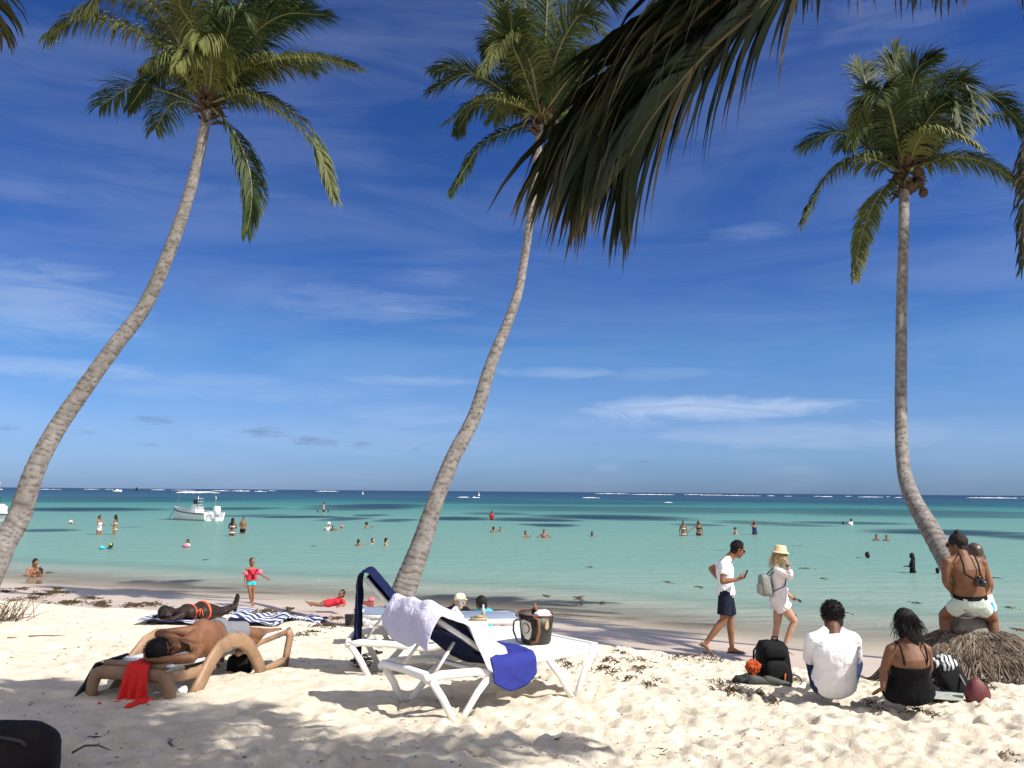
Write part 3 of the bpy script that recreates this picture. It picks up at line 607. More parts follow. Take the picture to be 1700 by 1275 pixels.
# ------------------------------------------------------------------ palm overhead: trunk outside the frame, fronds hanging in
oc_ = V((2.7, 2.5, 6.2)); ob = V((4.4, 1.0, gz(4.4, 1.0)))
P4 = empty('palm_tree', ob, 'overhead palm beside the camera, its dark fronds hanging in from the top edge', 'palm tree')
m = MB(); tc_ = spline([ob-V((0,0,.2)), ob+V((-.1,.2,1.9)), ob+V((-.7,.8,3.8)), oc_], 120); m.tube(tc_, [.20-.07*i/120+.008*math.sin(i*2.1) for i in range(121)], 20, 0); m.build('trunk', BARK, P4)
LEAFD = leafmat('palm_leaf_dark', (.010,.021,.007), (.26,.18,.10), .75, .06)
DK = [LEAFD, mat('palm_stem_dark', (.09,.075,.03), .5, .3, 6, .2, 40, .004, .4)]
pf = lambda t: float(np.interp(t, [.3,.5,.68,.84,1], [.62,.95,1,.78,.42]))
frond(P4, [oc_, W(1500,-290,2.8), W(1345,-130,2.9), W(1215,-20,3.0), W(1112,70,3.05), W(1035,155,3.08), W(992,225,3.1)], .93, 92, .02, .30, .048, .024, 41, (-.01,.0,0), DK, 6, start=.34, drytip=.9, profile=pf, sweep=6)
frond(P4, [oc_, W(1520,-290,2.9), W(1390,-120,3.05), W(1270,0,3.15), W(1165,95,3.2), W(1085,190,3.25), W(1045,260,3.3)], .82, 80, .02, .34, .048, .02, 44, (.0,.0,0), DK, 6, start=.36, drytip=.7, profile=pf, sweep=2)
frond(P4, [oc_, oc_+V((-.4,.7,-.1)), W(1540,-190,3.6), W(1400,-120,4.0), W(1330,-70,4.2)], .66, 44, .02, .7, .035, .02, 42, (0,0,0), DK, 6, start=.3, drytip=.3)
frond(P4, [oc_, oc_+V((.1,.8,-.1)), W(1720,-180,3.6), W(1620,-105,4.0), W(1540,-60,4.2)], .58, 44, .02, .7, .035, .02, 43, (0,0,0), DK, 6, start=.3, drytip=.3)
rd = random.Random(12)
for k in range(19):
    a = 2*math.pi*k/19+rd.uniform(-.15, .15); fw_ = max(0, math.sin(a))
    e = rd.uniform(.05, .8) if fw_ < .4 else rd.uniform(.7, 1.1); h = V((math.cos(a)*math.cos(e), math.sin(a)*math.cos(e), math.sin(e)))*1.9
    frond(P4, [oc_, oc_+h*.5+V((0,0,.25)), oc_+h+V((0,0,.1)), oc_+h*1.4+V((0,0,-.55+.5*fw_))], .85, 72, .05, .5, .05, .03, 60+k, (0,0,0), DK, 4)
husks(P4, oc_, .16, 8)
# second off-frame palm on the right: one drooping frond shows
oc5 = W(1890, 150, 12.0); ob = V((oc5.x+1.3, 10.5, gz(oc5.x+1.3, 10.5)))
P5 = empty('palm_tree', ob, 'palm past the right frame edge, only the dark tip of one drooping frond showing', 'palm tree')
m = MB(); m.tube(spline([ob-V((0,0,.2)), ob+V((.1,.2,2.5)), ob+V((-.4,.8,5)), oc5], 100), [.19-.05*i/100+.007*math.sin(i*2.1) for i in range(101)], 18, 0); m.build('trunk', BARK, P5)
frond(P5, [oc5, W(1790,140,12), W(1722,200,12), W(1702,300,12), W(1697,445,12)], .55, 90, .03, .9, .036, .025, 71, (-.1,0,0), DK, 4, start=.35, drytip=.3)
for k in range(12):
    a = -1.7+k*.3; e = rd.uniform(.1, .9); h = V((math.cos(a)*math.cos(e), math.sin(a)*math.cos(e), math.sin(e)))*1.6
    frond(P5, [oc5, oc5+h*.5+V((0,0,.2)), oc5+h+V((0,0,.1)), oc5+h*1.4+V((0,0,-.5))], .8, 50, .05, .6, .04, .025, 80+k, (0,0,0), DK, 4)
# third off-frame palm on the left, a dry frond tip in the corner
ob = V((-6.6, 5.2, gz(-6.6, 5.2))); oc6 = W(-190, -60, 7.0)
P6 = empty('palm_tree', ob, 'palm left of the frame, only a withered brown frond tip in the top left corner', 'palm tree')
m = MB(); m.tube(spline([ob-V((0,0,.2)), ob+V((0,.3,1.7)), ob+V((.3,.8,3.6)), oc6], 100), [.17-.05*i/100+.007*math.sin(i*2.1) for i in range(101)], 18, 0); m.build('trunk', BARK, P6)
frond(P6, [oc6, W(-120,-85,6.9), W(-60,-65,6.8), W(-26,-25,6.8), W(-12,6,6.8)], .17, 60, .3, .9, .03, .02, 91, (0,0,0), [DRY, HUSK], 4, start=.3, drytip=.5)
for k in range(8):
    a = 1.6+k*.5; e = rd.uniform(.2, .9); h = V((math.cos(a)*math.cos(e), math.sin(a)*math.cos(e), math.sin(e)))*1.4
    frond(P6, [oc6, oc6+h*.5+V((0,0,.2)), oc6+h+V((0,0,.1)), oc6+h*1.4+V((0,0,-.5))], .7, 40, .05, .6, .04, .025, 180+k, (0,0,0), DK, 4)
import bmesh
# ------------------------------------------------------------------ people
SEC = dict(m=[(-.16,.085,.08),(-.05,.158,.118),(.1,.163,.115),(.3,.150,.102),(.45,.150,.10),(.65,.170,.115),(.82,.182,.118),(.95,.165,.095),(1.05,.11,.075),(1.14,.062,.062)],
           f=[(-.16,.085,.085),(-.05,.172,.13),(.1,.165,.12),(.3,.132,.098),(.42,.124,.092),(.62,.145,.105),(.8,.152,.112),(.95,.135,.085),(1.05,.088,.068),(1.14,.052,.055)])
def interp_sec(tb, t):
    for a, b in zip(tb, tb[1:]):
        if t <= b[0] or b is tb[-1]:
            f = max(0, min(1, (t-a[0])/(b[0]-a[0]))); return a[1]+(b[1]-a[1])*f, a[2]+(b[2]-a[2])*f
def torso_rings(J, s, sex, t0, t1, infl=0, fat=1.0, n=22, flare=0):
    P = (J['hipl']+J['hipr'])/2; S = (J['shl']+J['shr'])/2; M = (P+S)/2+J.get('bend', V((0,0,0))); rs = []
    rH = (J['hipr']-J['hipl']).normalized(); rS = (J['shr']-J['shl']).normalized(); N = 12
    for i in range(N+1):
        t = t0+(t1-t0)*i/N; c = P*(1-t)**2+M*2*t*(1-t)+S*t*t; tg = ((M-P)*(1-t)+(S-M)*t).normalized()
        r = (rH*(1-max(0,min(1,t)))+rS*max(0,min(1,t))); r = (r-tg*r.dot(tg)).normalized(); fw = tg.cross(r)
        wd, dp = interp_sec(SEC[sex], t); wd = (wd*fat)*s+infl+flare*(1-i/N); dp = (dp*fat**1.3)*s+infl+flare*.6*(1-i/N)
        rs.append([c+r*wd*math.copysign(abs(math.cos(a))**.85, math.cos(a))+fw*dp*math.copysign(abs(math.sin(a))**.85, math.sin(a)) for a in [2*math.pi*k/n for k in range(n)]])
    return rs
def seg(mb, a, b, prof, f0=0., f1=1., n=14, infl=0):
    a = V(a); b = V(b); k = 6; pts = []; rr = []
    for i in range(k+1):
        f = f0+(f1-f0)*i/k; pts.append(a.lerp(b, f)); x = f*(len(prof)-1); j = min(int(x), len(prof)-2); rr.append(prof[j]+(prof[j+1]-prof[j])*(x-j)+infl)
    mb.tube(pts, rr, n)
UA = (.052,.05,.046,.040); FA = (.040,.042,.034,.026); TH = (.088,.086,.074,.058); CA = (.054,.058,.046,.034)
def hand(mb, wr, d, nrm, th, s, curl=.5, spread=.0):
    """palm and five fingers: d towards the fingers, nrm out of the palm, th towards the thumb"""
    d = V(d).normalized(); nrm = V(nrm); nrm = (nrm-d*nrm.dot(d)).normalized(); w = d.cross(nrm)
    if w.dot(V(th)) < 0: w = -w
    rs = []
    for (f, wd, tk) in ((-.012,.026,.02), (.015,.033,.021), (.05,.042,.018), (.085,.041,.014), (.094,.034,.009)):
        rs.append([V(wr)+(d*f+w*wd*math.cos(a)+nrm*tk*math.sin(a))*s for a in [2*math.pi*k/10 for k in range(10)]])
    mb.rings(rs)
    for i, (o, ln) in enumerate(((.031,.072), (.011,.082), (-.010,.076), (-.030,.060))):
        q = V(wr)+(d*.084+w*o)*s; dd = d+w*(o*spread*6); dd.normalize(); pts = [q-dd*.02*s, q]; c = curl*(.9+.12*i)
        for L_ in (.42, .33, .25):
            dd = (dd*math.cos(c)+nrm*math.sin(c)).normalized(); q = q+dd*ln*L_*s; pts.append(q)
        mb.tube(pts, [.009*s, .0092*s, .0085*s, .0078*s, .006*s], 7)
    q = V(wr)+(d*.025+w*.028)*s; dd = (w*.75+d*.65+nrm*.2).normalized(); pts = [q-dd*.012*s, q]
    for L_ in (.036, .028, .022): q = q+dd*L_*s; pts.append(q); dd = (dd+(nrm*.5+d*.4-w*.2)*min(curl, .8)).normalized()
    mb.tube(pts, [.013*s, .013*s, .0105*s, .0095*s, .007*s], 7)
def foot(mb, kn, an, toe, s):
    d = V(toe)-V(an); up = (V(kn)-V(an)).normalized(); d = (d-up*d.dot(up)*.65).normalized(); upn = (up-d*up.dot(d)).normalized(); w = d.cross(upn); rs = []
    for (f, wd, h0, h1) in ((-.062,.012,-.052,-.03), (-.055,.028,-.066,-.012), (-.02,.034,-.07,.01), (.04,.036,-.07,-.0), (.10,.045,-.07,-.03), (.145,.048,-.07,-.042), (.18,.042,-.068,-.05), (.195,.03,-.064,-.054)):
        c = V(an)+d*f*s; m = (h0+h1)/2; hh = (h1-h0)/2
        rs.append([c+(w*wd*math.cos(a)+upn*(m+hh*math.sin(a)))*s for a in [2*math.pi*k/12 for k in range(12)]])
    mb.rings(rs); mb.ball(V(an), .036*s)
    for i in range(5):
        o = -.034+.017*i; r = .011 if i in (0,) else .0085
        q = V(an)+(d*(.178-abs(o)*.3)+w*o+upn*-.059)*s; mb.tube([q, q+d*.022*s, q+(d*.034-upn*.005)*s], [r*s, r*s, r*.6*s], 6)
def headshape(mb, c, up, fwd, s):
    r = fwd.cross(up); ax = (r, fwd, up); c = V(c)
    mb.ball(c+(up*.028-fwd*.012)*s, (.074*s, .094*s, .092*s), ax, 20); mb.ball(c+(fwd*.028-up*.04)*s, (.060*s, .062*s, .074*s), ax, 18)
    mb.ball(c+(fwd*.072-up*.094)*s, (.024*s, .02*s, .018*s), ax, 10); mb.ball(c+(fwd*.070+up*.030)*s, (.054*s, .026*s, .016*s), ax, 12)
    mb.tube([c+(fwd*.086+up*.022)*s, c+(fwd*.104-up*.012)*s, c+(fwd*.100-up*.024)*s], [.008*s, .0135*s, .012*s], 8)
    mb.ball(c+(fwd*.088-up*.053)*s, (.025*s, .012*s, .010*s), ax, 8)
    for k in (-1, 1):
        mb.ball(c+(r*k*.077-fwd*.004-up*.004)*s, (.010*s, .020*s, .033*s), ax, 10); mb.ball(c+(r*k*.040+fwd*.062-up*.022)*s, (.022*s, .024*s, .024*s), ax, 10)
def joined(me, mb, base, name):
    bm = bmesh.new(); bm.from_mesh(me)
    if mb.v: m2 = mb.mesh('t', base); bm.from_mesh(m2); bpy.data.meshes.remove(m2)
    bm.to_mesh(me); bm.free(); me.polygons.foreach_set('use_smooth', [True]*len(me.polygons)); me.update(); return me
def person(label, J, sk, s=1.0, sex='m', vox=.0075, hs=1.0, hands=None, group=None, fat=1.0, legs=True, base=None, neckr=.055, cat='person', arms=(1,1)):
    J = {k: V(v) for k, v in J.items()}; mb = MB(); mh = MB()
    mb.rings(torso_rings(J, s, sex, -.16, 1.14, 0, fat))
    up = J['up'].normalized(); fwd = J['fwd']; fwd = (fwd-up*fwd.dot(up)).normalized(); J['up'] = up; J['fwd'] = fwd
    S = (J['shl']+J['shr'])/2; mb.tube([S, J['neck'], J['head']-up*.03*s-fwd*.02*s], [neckr*1.35*s, neckr*1.12*s, neckr*1.08*s], 14)
    for d in 'lr': mb.tube([J['neck']-up*.0*s, J['neck'].lerp(J['sh'+d], .5)-up*.012*s, J['sh'+d]], [.05*s, .052*s, .05*s], 12)
    headshape(mb, J['head'], up, fwd, s*hs)
    k = 1.0 if sex == 'm' else .86
    for d, on in (('l', arms[0]), ('r', arms[1])):
        if not on: continue
        sh, el_, wr = J['sh'+d], J['el'+d], J['wr'+d]
        mb.ball(sh, .056*s*k); mb.ball(el_, .038*s*k)
        seg(mb, sh, el_, [x*s*k*fat for x in UA]); seg(mb, el_, wr, [x*s*k for x in FA])
        hd = (hands or {}).get(d, {}); dr = V(hd.get('d', wr-el_)); dr.normalize()
        nm = V(hd.get('n', J['fwd'] if abs(dr.dot(J['fwd'])) < .8 else (0, 0, -1))); th = V(hd.get('t', (0, 0, 1) if abs(dr.z) < .7 else (J['shl']-J['shr'])*(1 if d == 'r' else -1)))
        hand(mh, wr, dr, nm, th, s*k, hd.get('c', .35))
    if legs:
        tk = 1.0 if sex == 'm' else 1.03
        for d in 'lr':
            hp, kn, an, to = J['hip'+d], J['kn'+d], J['an'+d], J['toe'+d]
            mb.ball(hp, .098*s*fat); mb.ball(kn, .056*s); seg(mb, hp, kn, [x*s*tk*fat for x in TH]); seg(mb, kn, an, [x*s*(1 if sex == 'm' else .92) for x in CA]); foot(mb, kn, an, to, s)
    if base is None:
        lo = min((J[q] for q in ('anl', 'anr', 'hipl', 'hipr') if q in J), key=lambda p: p.z); base = V((((J['hipl']+J['hipr'])/2).x, ((J['hipl']+J['hipr'])/2).y, lo.z-.07*s))
    me = mb.mesh('person', base); me.materials.append(sk); me = applied(me, REM(vox, 3), sk); joined(me, mh, base, 'person')
    o = linkobj('person', me, None, base); tag(o, label, cat, group)
    o2 = dict(o=o, J=J, s=s, sex=sex, hs=hs, k=k, fat=fat, vox=vox); return o2
def kid(p, mb, name, mats, vox=None, it=2, disp=None, mods=None, smooth=True):
    return mb.build(name, mats, p['o'], base=p['o'].location.copy(), mods=mods if mods is not None else REM(vox or p['vox']*.95, it, disp))
def shirt(p, m, t0=-.08, t1=1.02, sl=.6, infl=.014, name='shirt', flare=.01, disp=(.09,.014), arms='lr'):
    mb = MB(); J = p['J']; s = p['s']; mb.rings(torso_rings(J, s, p['sex'], t0, t1, infl, p['fat'], flare=flare)); k = p['k']
    for d in arms:
        if sl <= 0: break
        mb.ball(J['sh'+d], (.054*k)*s+infl*.8); mb.tube([J['neck'].lerp(J['sh'+d], .28), J['neck'].lerp(J['sh'+d], .6)-J['up']*.012*s, J['sh'+d]], [.046*s*k+infl*.7, .05*s*k+infl*.8, .05*s*k+infl], 12); seg(mb, J['sh'+d], J['el'+d], [x*s*k*p['fat'] for x in UA], 0, min(1, sl), infl=infl+.006)
        if sl > 1: mb.ball(J['el'+d], .04*s*k+infl); seg(mb, J['el'+d], J['wr'+d], [x*s*k for x in FA], 0, sl-1, infl=infl+.006)
    return kid(p, mb, name, m, disp=disp)
def shorts(p, m, t1=.14, hem=.6, infl=.014, name='shorts', loose=.012, t0=-.16, disp=(.08,.012)):
    mb = MB(); J = p['J']; s = p['s']; mb.rings(torso_rings(J, s, p['sex'], t0, t1, infl, p['fat']))
    for d in 'lr':
        mb.ball(J['hip'+d], .092*s*p['fat']+infl); a, b = J['hip'+d], J['kn'+d]; k = 6; pts = []; rr = []
        for i in range(k+1):
            f = hem*i/k; pts.append(a.lerp(b, f)); rr.append((TH[0]*(1-f)+TH[3]*f)*s*p['fat']+infl+loose*f*1.6)
        if hem > 0: mb.tube(pts, rr, 16)
    return kid(p, mb, name, m, disp=disp)
def band(p, m, t0, t1, name='swimsuit', infl=.006):
    mb = MB(); mb.rings(torso_rings(p['J'], p['s'], p['sex'], t0, t1, infl, p['fat'], 26)); return kid(p, mb, name, m, mods=[])
def hair(p, m, kind='short', ln=.3, strands=0, dirv=None, name='hair', vol=1.0):
    J = p['J']; s = p['s']*p['hs']; c = J['head']; up = J['up']; f = J['fwd']; r = f.cross(up); ax = (r, f, up); mb = MB()
    mb.ball(c+(up*.036-f*.022)*s, (.083*s*vol, .095*s*vol, .093*s*vol), ax, 20); mb.ball(c+(-f*.048-up*.035)*s, (.072*s*vol, .055*s*vol, .088*s*vol), ax, 16)
    dn = V(dirv).normalized() if dirv else V((0, 0, -1))
    if kind == 'bun': mb.ball(c+(up*.135-f*.03)*s, .034*s); mb.ball(c+(up*.11-f*.03)*s, .026*s)
    if kind == 'lowbun': mb.ball(c+(-f*.105-up*.03)*s, .05*s)
    if kind == 'long':
        q = c-f*.06*s; pts = [q, q+dn*.08-f*.02*s, q+dn*(ln*.55)-f*.03*s, q+dn*ln-f*.02*s]
        mb.tube(pts, [.085*s*vol, .085*s*vol, .075*s*vol, .03*s], 16, flat=.55, ref=f.cross(dn).cross(dn) if abs(f.dot(dn)) < .9 else (0,1,0))
        for k in (-1, 1):
            q = c+r*k*.068*s-f*.02*s; mb.tube([q+up*.03*s, q+dn*.1, q+dn*ln*.7-f*.02], [.03*s, .034*s, .012*s], 8)
    o = kid(p, mb, name, m, vox=min(p['vox'], .009), it=1, disp=(.03,.016) if p['vox'] < .012 else None)
    if strands:
        mb = MB(); rd = random.Random(len(p['o']['label']))
        for i in range(strands):
            a = rd.uniform(0, 6.28); z = rd.uniform(-.55, 1); q = math.sqrt(max(0, 1-z*z)); n = r*q*math.cos(a)+f*q*math.sin(a)+up*z
            if n.dot(f) > .55 and z < .75: continue
            b = c+(up*.034-f*.022)*s+(r*n.dot(r)*.084+f*n.dot(f)*.096+up*n.dot(up)*.094)*s*vol
            if kind == 'short': L_ = rd.uniform(.010, .024)*s; d1 = (n*.6+up*.3-f*.3+V((rd.gauss(0,.3), rd.gauss(0,.3), rd.gauss(0,.25)))).normalized(); pts = [b-n*.006, b+d1*L_*.5, b+(d1*L_)+dn*L_*.2]
            else: L_ = rd.uniform(.05, ln); d1 = (n*.35+dn+V((rd.gauss(0,.12), rd.gauss(0,.12), 0))).normalized(); pts = [b-n*.004, b+n*.012+dn*L_*.25, b+d1*L_*.7+V((rd.gauss(0,.01), rd.gauss(0,.01), 0)), b+d1*L_]
            mb.tube(pts, [.0016]*(len(pts)-1)+[.0006], 3, 0, False)
        kid(p, mb, 'hair_strands', m, mods=[])
    return o
def glasses(p, m=DARKP):
    J = p['J']; s = p['s']*p['hs']; c = J['head']; up = J['up']; f = J['fwd']; r = f.cross(up); mb = MB()
    for k in (-1, 1):
        mb.ball(c+(r*k*.033+f*.093+up*.012)*s, (.027*s, .006*s, .019*s), (r, f, up), 12)
        mb.tube([c+(r*k*.06+f*.09+up*.018)*s, c+(r*k*.082+f*.02+up*.012)*s, c+(r*k*.084-f*.01+up*.004)*s], .0035, 6)
    mb.tube([c+(r*-.012+f*.098+up*.016)*s, c+(r*.012+f*.098+up*.016)*s], .003, 6); kid(p, mb, 'sunglasses', m, mods=[])
def eyes(p):
    J = p['J']; s = p['s']*p['hs']; c = J['head']; up = J['up']; f = J['fwd']; r = f.cross(up); mb = MB()
    for k in (-1, 1): mb.ball(c+(r*k*.032+f*.083+up*.010)*s, (.013*s, .008*s, .007*s), (r, f, up), 8)
    kid(p, mb, 'eyes', DARKP, mods=[])
def cap(p, m, name='cap', brim=True, bucket=False, band_m=None):
    J = p['J']; s = p['s']*p['hs']; c = J['head']; up = J['up']; f = J['fwd']; r = f.cross(up); mb = MB()
    def ring(h, a, b, off=0, n=28, dz=0): return [c+(up*h-f*.012+r*a*math.cos(t)+f*(b*math.sin(t)+off)+up*(dz*abs(math.cos(t))))*s for t in [2*math.pi*k/n for k in range(n)]]
    if bucket:
        mb.rings([ring(.035,.140,.152), ring(.048,.125,.137), ring(.066,.094,.108), ring(.072,.090,.104), ring(.150,.078,.092), ring(.162,.066,.080), ring(.156,.04,.05), ring(.154,.005,.006)], 0, False)
        o = kid(p, mb, name, m, mods=[('SOLIDIFY', dict(thickness=.004, offset=0))])
        if band_m: b = MB(); b.rings([ring(.068,.0955,.1095), ring(.086,.0935,.1075)], 0, False); kid(p, b, 'hat_band', band_m, mods=[('SOLIDIFY', dict(thickness=.003, offset=1))])
        return o
    mb.rings([ring(.03,.086,.102), ring(.06,.086,.103), ring(.095,.075,.09), ring(.12,.05,.062), ring(.132,.004,.005)], 0, False)
    if brim:
        b = [[c+(up*(.040-.02*(v/4)-.01*abs(math.cos(t)))-f*.012+r*.084*math.cos(t)*(1-.1*v/4)+f*(.098*math.sin(t)**.8+.07*v/4*math.sin(t)))*s for t in [.35+(math.pi-.7)*k/12 for k in range(13)]] for v in range(5)]
        mb.rings(b, 0, False, False)
    return kid(p, mb, name, m, mods=[('SOLIDIFY', dict(thickness=.004, offset=0))])
def standJ(s, th, base, arms='down', hs=1.0, lean=0):
    T = dict(head=(0,.012,1.635), neck=(0,-.012,1.47), shl=(-.175,-.01,1.405), shr=(.175,-.01,1.405), hipl=(-.088,0,.90), hipr=(.088,0,.90), knl=(-.10,.015,.49), knr=(.10,.015,.49), anl=(-.10,-.02,.08), anr=(.10,-.02,.08), toel=(-.12,.17,.03), toer=(.12,.17,.03))
    A = dict(down=((.235,-.03,1.12),(.25,.05,.87)), hips=((.34,-.06,1.17),(.19,.05,1.0)), front=((.23,.06,1.14),(.10,.26,1.16)), face=((.24,.16,1.20),(.10,.20,1.46)), out=((.42,.02,1.25),(.64,.08,1.06)), fwd=((.20,.18,1.22),(.12,.42,1.20)), back=((.30,-.12,1.18),(.12,-.16,1.22)), head=((.33,.05,1.52),(.12,.02,1.70)), swim=((.26,.14,1.30),(.14,.36,1.42)))
    al, ar = arms if isinstance(arms, tuple) else (arms, arms)
    for d, sg, a in (('l', -1, al), ('r', 1, ar)):
        e, w_ = A[a]; T['el'+d] = (e[0]*sg, e[1], e[2]); T['wr'+d] = (w_[0]*sg, w_[1], w_[2])
    M = Matrix.Rotation(R(th-90), 3, 'Z')@Matrix.Rotation(R(-lean), 3, 'X'); J = {k: V(base)+M@(V(v)*s) for k, v in T.items()}
    if hs != 1: J['head'] = J['head']+M@V((0,0,.09*(hs-1)*s))
    J['up'] = M@V((0,.05,1)).normalized(); J['fwd'] = M@V((0,1,-.05)); J['bend'] = M@V((0,.02*s,0)); return J
MA = {k: cloth(k, c) for k, c in dict(white=(.72,.72,.70), black=(.012,.012,.014), navy=(.02,.03,.09), red=(.55,.03,.05), pink=(.70,.16,.24), grey=(.20,.20,.21), green=(.35,.55,.06), turq=(.05,.50,.55), orange=(.65,.10,.02), coral=(.80,.13,.06), cream=(.70,.62,.42), blue=(.06,.12,.35), straw=(.62,.52,.32), teal=(.02,.12,.11)).items()}
BG = 'bathers standing and swimming in the shallow sea'
def bather(px, py, top, th, sk, hr, suit, arms, H, label, sex='m', lean=0, hs=1.0, extra=None):
    c = onwater(px, py); zt = (py-top)/F*c.y; s = H/1.75*1.0; base = V((c.x, c.y, zt-H))
    J = standJ(s, th, base, arms, hs, lean); hi = zt
    if lean: dz = (J['head'].z+.12*s*hs)-zt; J = {k: (v-V((0,0,dz)) if k not in ('up', 'fwd', 'bend') else v) for k, v in J.items()}
    deep = J['hipl'].z < -.25
    p = person(label, J, SK[sk], s, sex, .017, hs, group=BG, base=V((c.x, c.y, min(0, zt-H*.9))), legs=not deep)
    hm = dict(k=HAIRB, b=HAIRD, g=mat('hair_grey', (.3,.29,.28)))[hr[0]]
    if hr[1] == 'cap': cap(p, hr[2])
    elif hr[1] == 'hat': cap(p, hr[2], 'hat', bucket=True)
    else: hair(p, hm, hr[1], hr[2] if len(hr) > 2 else .35)
    for q in suit:
        if q[0] == 'bikini': band(p, MA[q[1]], .62, .76, 'bikini_top'); 
        if q[0] in ('bikini', 'bottom') and not deep: band(p, MA[q[1]], -.14, .04, 'bikini_bottom')
        if q[0] == 'suit': band(p, MA[q[1]], -.14 if not deep else .1, .82, 'swimsuit')
        if q[0] == 'shorts' and not deep: shorts(p, MA[q[1]], .12, .5, .008)
        if q[0] == 'shirt': shirt(p, MA[q[1]], 0, 1.02, .6, .008, disp=None)
        if q[0] == 'vest': shirt(p, MA[q[1]], .1, 1.0, 0, .035, 'life_vest', disp=None)
    return p
bather(164,887.5,856.5,-8,'tan',('k','lowbun'),[('suit','white')],('front','front'),1.66,'woman in a white swimsuit with hair in a bun, seen in profile','f')
bather(190,887.5,855.5,200,'tan',('k','long',.5),[('bikini','cream')],('front','down'),1.66,'woman with long black hair and cream bikini beside the white swimsuit woman','f')
bather(117,871.5,865,0,'tan',('k','hat',MA['cream']),[],'swim',1.7,'swimmer low in the water under a pale hat, left of the standing women')
bather(385,890,860.5,95,'olive',('k','long',.6),[('bikini','white')],('front','front'),1.66,'woman with waist long black hair and white bikini seen from behind','f')
bather(402.5,886,859,265,'tan',('k','short'),[('shorts','black')],('down','front'),1.5,'slim boy in black swim shorts beside the long haired woman')
p = bather(184,911.5,902.5,190,'brown',('k','short'),[('shirt','navy')],('swim','swim'),1.3,'child face down with a lime and turquoise snorkel float',hs=1.1)
m = MB(); J = p['J']; m.ball(J['head']+V((.02,-.05,.04)), (.05,.07,.05)); kid(p, m, 'snorkel_mask', MA['green'], mods=[]); m = MB(); m.ball(J['wrl']+V((-.05,-.05,.08)), (.12,.1,.08)); kid(p, m, 'arm_float', MA['turq'], mods=[]); m = MB(); m.ball(J['shr']+V((-.1,0,.05)), (.12,.1,.09)); kid(p, m, 'arm_float', MA['turq'], mods=[])
p = bather(311,908,896.5,250,'olive',('k','short'),[('shirt','pink')],('swim','out'),1.2,'child swimming in a pink and white top behind small ripples',hs=1.15)
m = MB(); m.ball(p['J']['wrl']+V((.05,-.05,-.02)), (.14,.1,.09)); kid(p, m, 'arm_float', MA['pink'], mods=[]); m = MB(); m.ball(p['J']['shl']+V((-.08,-.08,.0)), (.14,.1,.08)); kid(p, m, 'arm_float', MA['white'], mods=[])
p = bather(45,955,927.5,-30,'tan',('k','lowbun'),[],('face','face'),1.62,'woman sitting in the shallows hugging herself, black hair in a bun','f',lean=14)
p = bather(66,958,945.5,240,'olive',('k','short'),[],'swim',1.1,'child with short black hair and goggles in the shallows beside the crouching woman',hs=1.2); m = MB(); J = p['J']; m.ball(J['head']+J['fwd']*.075+V((0,0,.03)), (.06,.03,.022)); kid(p, m, 'goggles', MA['grey'], mods=[])
bather(537,853,834.5,185,'pale',('k','short'),[('shorts','black')],('front','down'),1.75,'bare chested man standing in black shorts far out by two floating heads')
bather(527.5,850.5,847,90,'brown',('k','short'),[],'swim',1.6,'small dark head in the water left of the bare chested man')
bather(545,850.5,846.5,0,'brown',('k','short'),[],'swim',1.6,'small dark head in the water right of the bare chested man')
bather(545.5,880.5,868,280,'pale',('k','hat',MA['white']),[('shirt','white')],'swim',1.65,'person in a white sun hat and white shirt holding a child')
bather(551.5,881,873,100,'brown',('k','short'),[],'swim',1.0,'dark haired child held against the white hatted person',hs=1.15)
bather(567,880,872.5,180,'tan',('k','cap',MA['pink']),[],'swim',1.5,'swimmer in a pink cap right of the white hatted person')
bather(608,877,868,0,'tan',('k','hat',MA['black']),[],'swim',1.6,'swimmer in a dark brimmed hat, upper right of the pink cap')
bather(595,906,895.5,60,'tan',('b','short'),[],'swim',1.5,'boy with bare shoulders, leftmost of three heads in a row')
bather(618.5,903,894,320,'pale',('k','lowbun'),[],'swim',1.6,'woman with hair tied back and white flower, middle of three heads in a row','f')
bather(641,905.5,893.5,20,'pale',('k','short'),[],('fwd','out'),1.7,'man with bare pale shoulders, rightmost of three heads in a row')
bather(726.5,846,841,90,'brown',('k','short'),[],'swim',1.65,'dark head just right of the middle palm trunk far out')
bather(816.5,863,848,265,'brown',('k','short'),[('vest','red')],('front','front'),1.6,'person standing in a red vest far out right of the middle palm')
bather(819,884,874.5,90,'tan',('k','short'),[],'swim',1.6,'bare shouldered swimmer, left one of the pair below the red vest person')
bather(830.5,882,874.8,250,'tan',('k','short'),[],'swim',1.3,'smaller swimmer, right one of the pair below the red vest person')
bather(872.5,892,881.5,300,'tan',('k','lowbun'),[],'swim',1.6,'swimmer with a mass of curly black hair, left of the boy with spread arms','f')
bather(903,893,879,270,'tan',('k','short'),[],('out','out'),1.5,'boy with both arms spread over the water surface')
bather(983,890,882.5,270,'brown',('k','short'),[],'swim',1.6,'lone dark head between the spread armed boy and the bikini pair')
bather(1134.5,889.5,865.5,268,'olive',('k','short'),[('bikini','cream')],('down','down'),1.62,'woman in a pale bikini facing the beach, left of the dark bikini woman','f')
bather(1160,889.5,865,275,'olive',('k','long',.3),[('bikini','black')],('down','out'),1.64,'woman in a dark patterned bikini with arm held out','f')
bather(1221,887,876,180,'pale',('k','cap',MA['black']),[],('front','fwd'),1.6,'pale shouldered swimmer in a dark cap beyond the walking man')
bather(1252.5,887.5,865.5,300,'olive',('k','long',.45),[('suit','navy')],('down','head'),1.64,'woman in a navy swimsuit with long dark hair, hand raised','f')
bather(1400,871,865.8,90,'brown',('k','short'),[],'swim',1.6,'dark head low in the water left of the white clad swimmer far right')
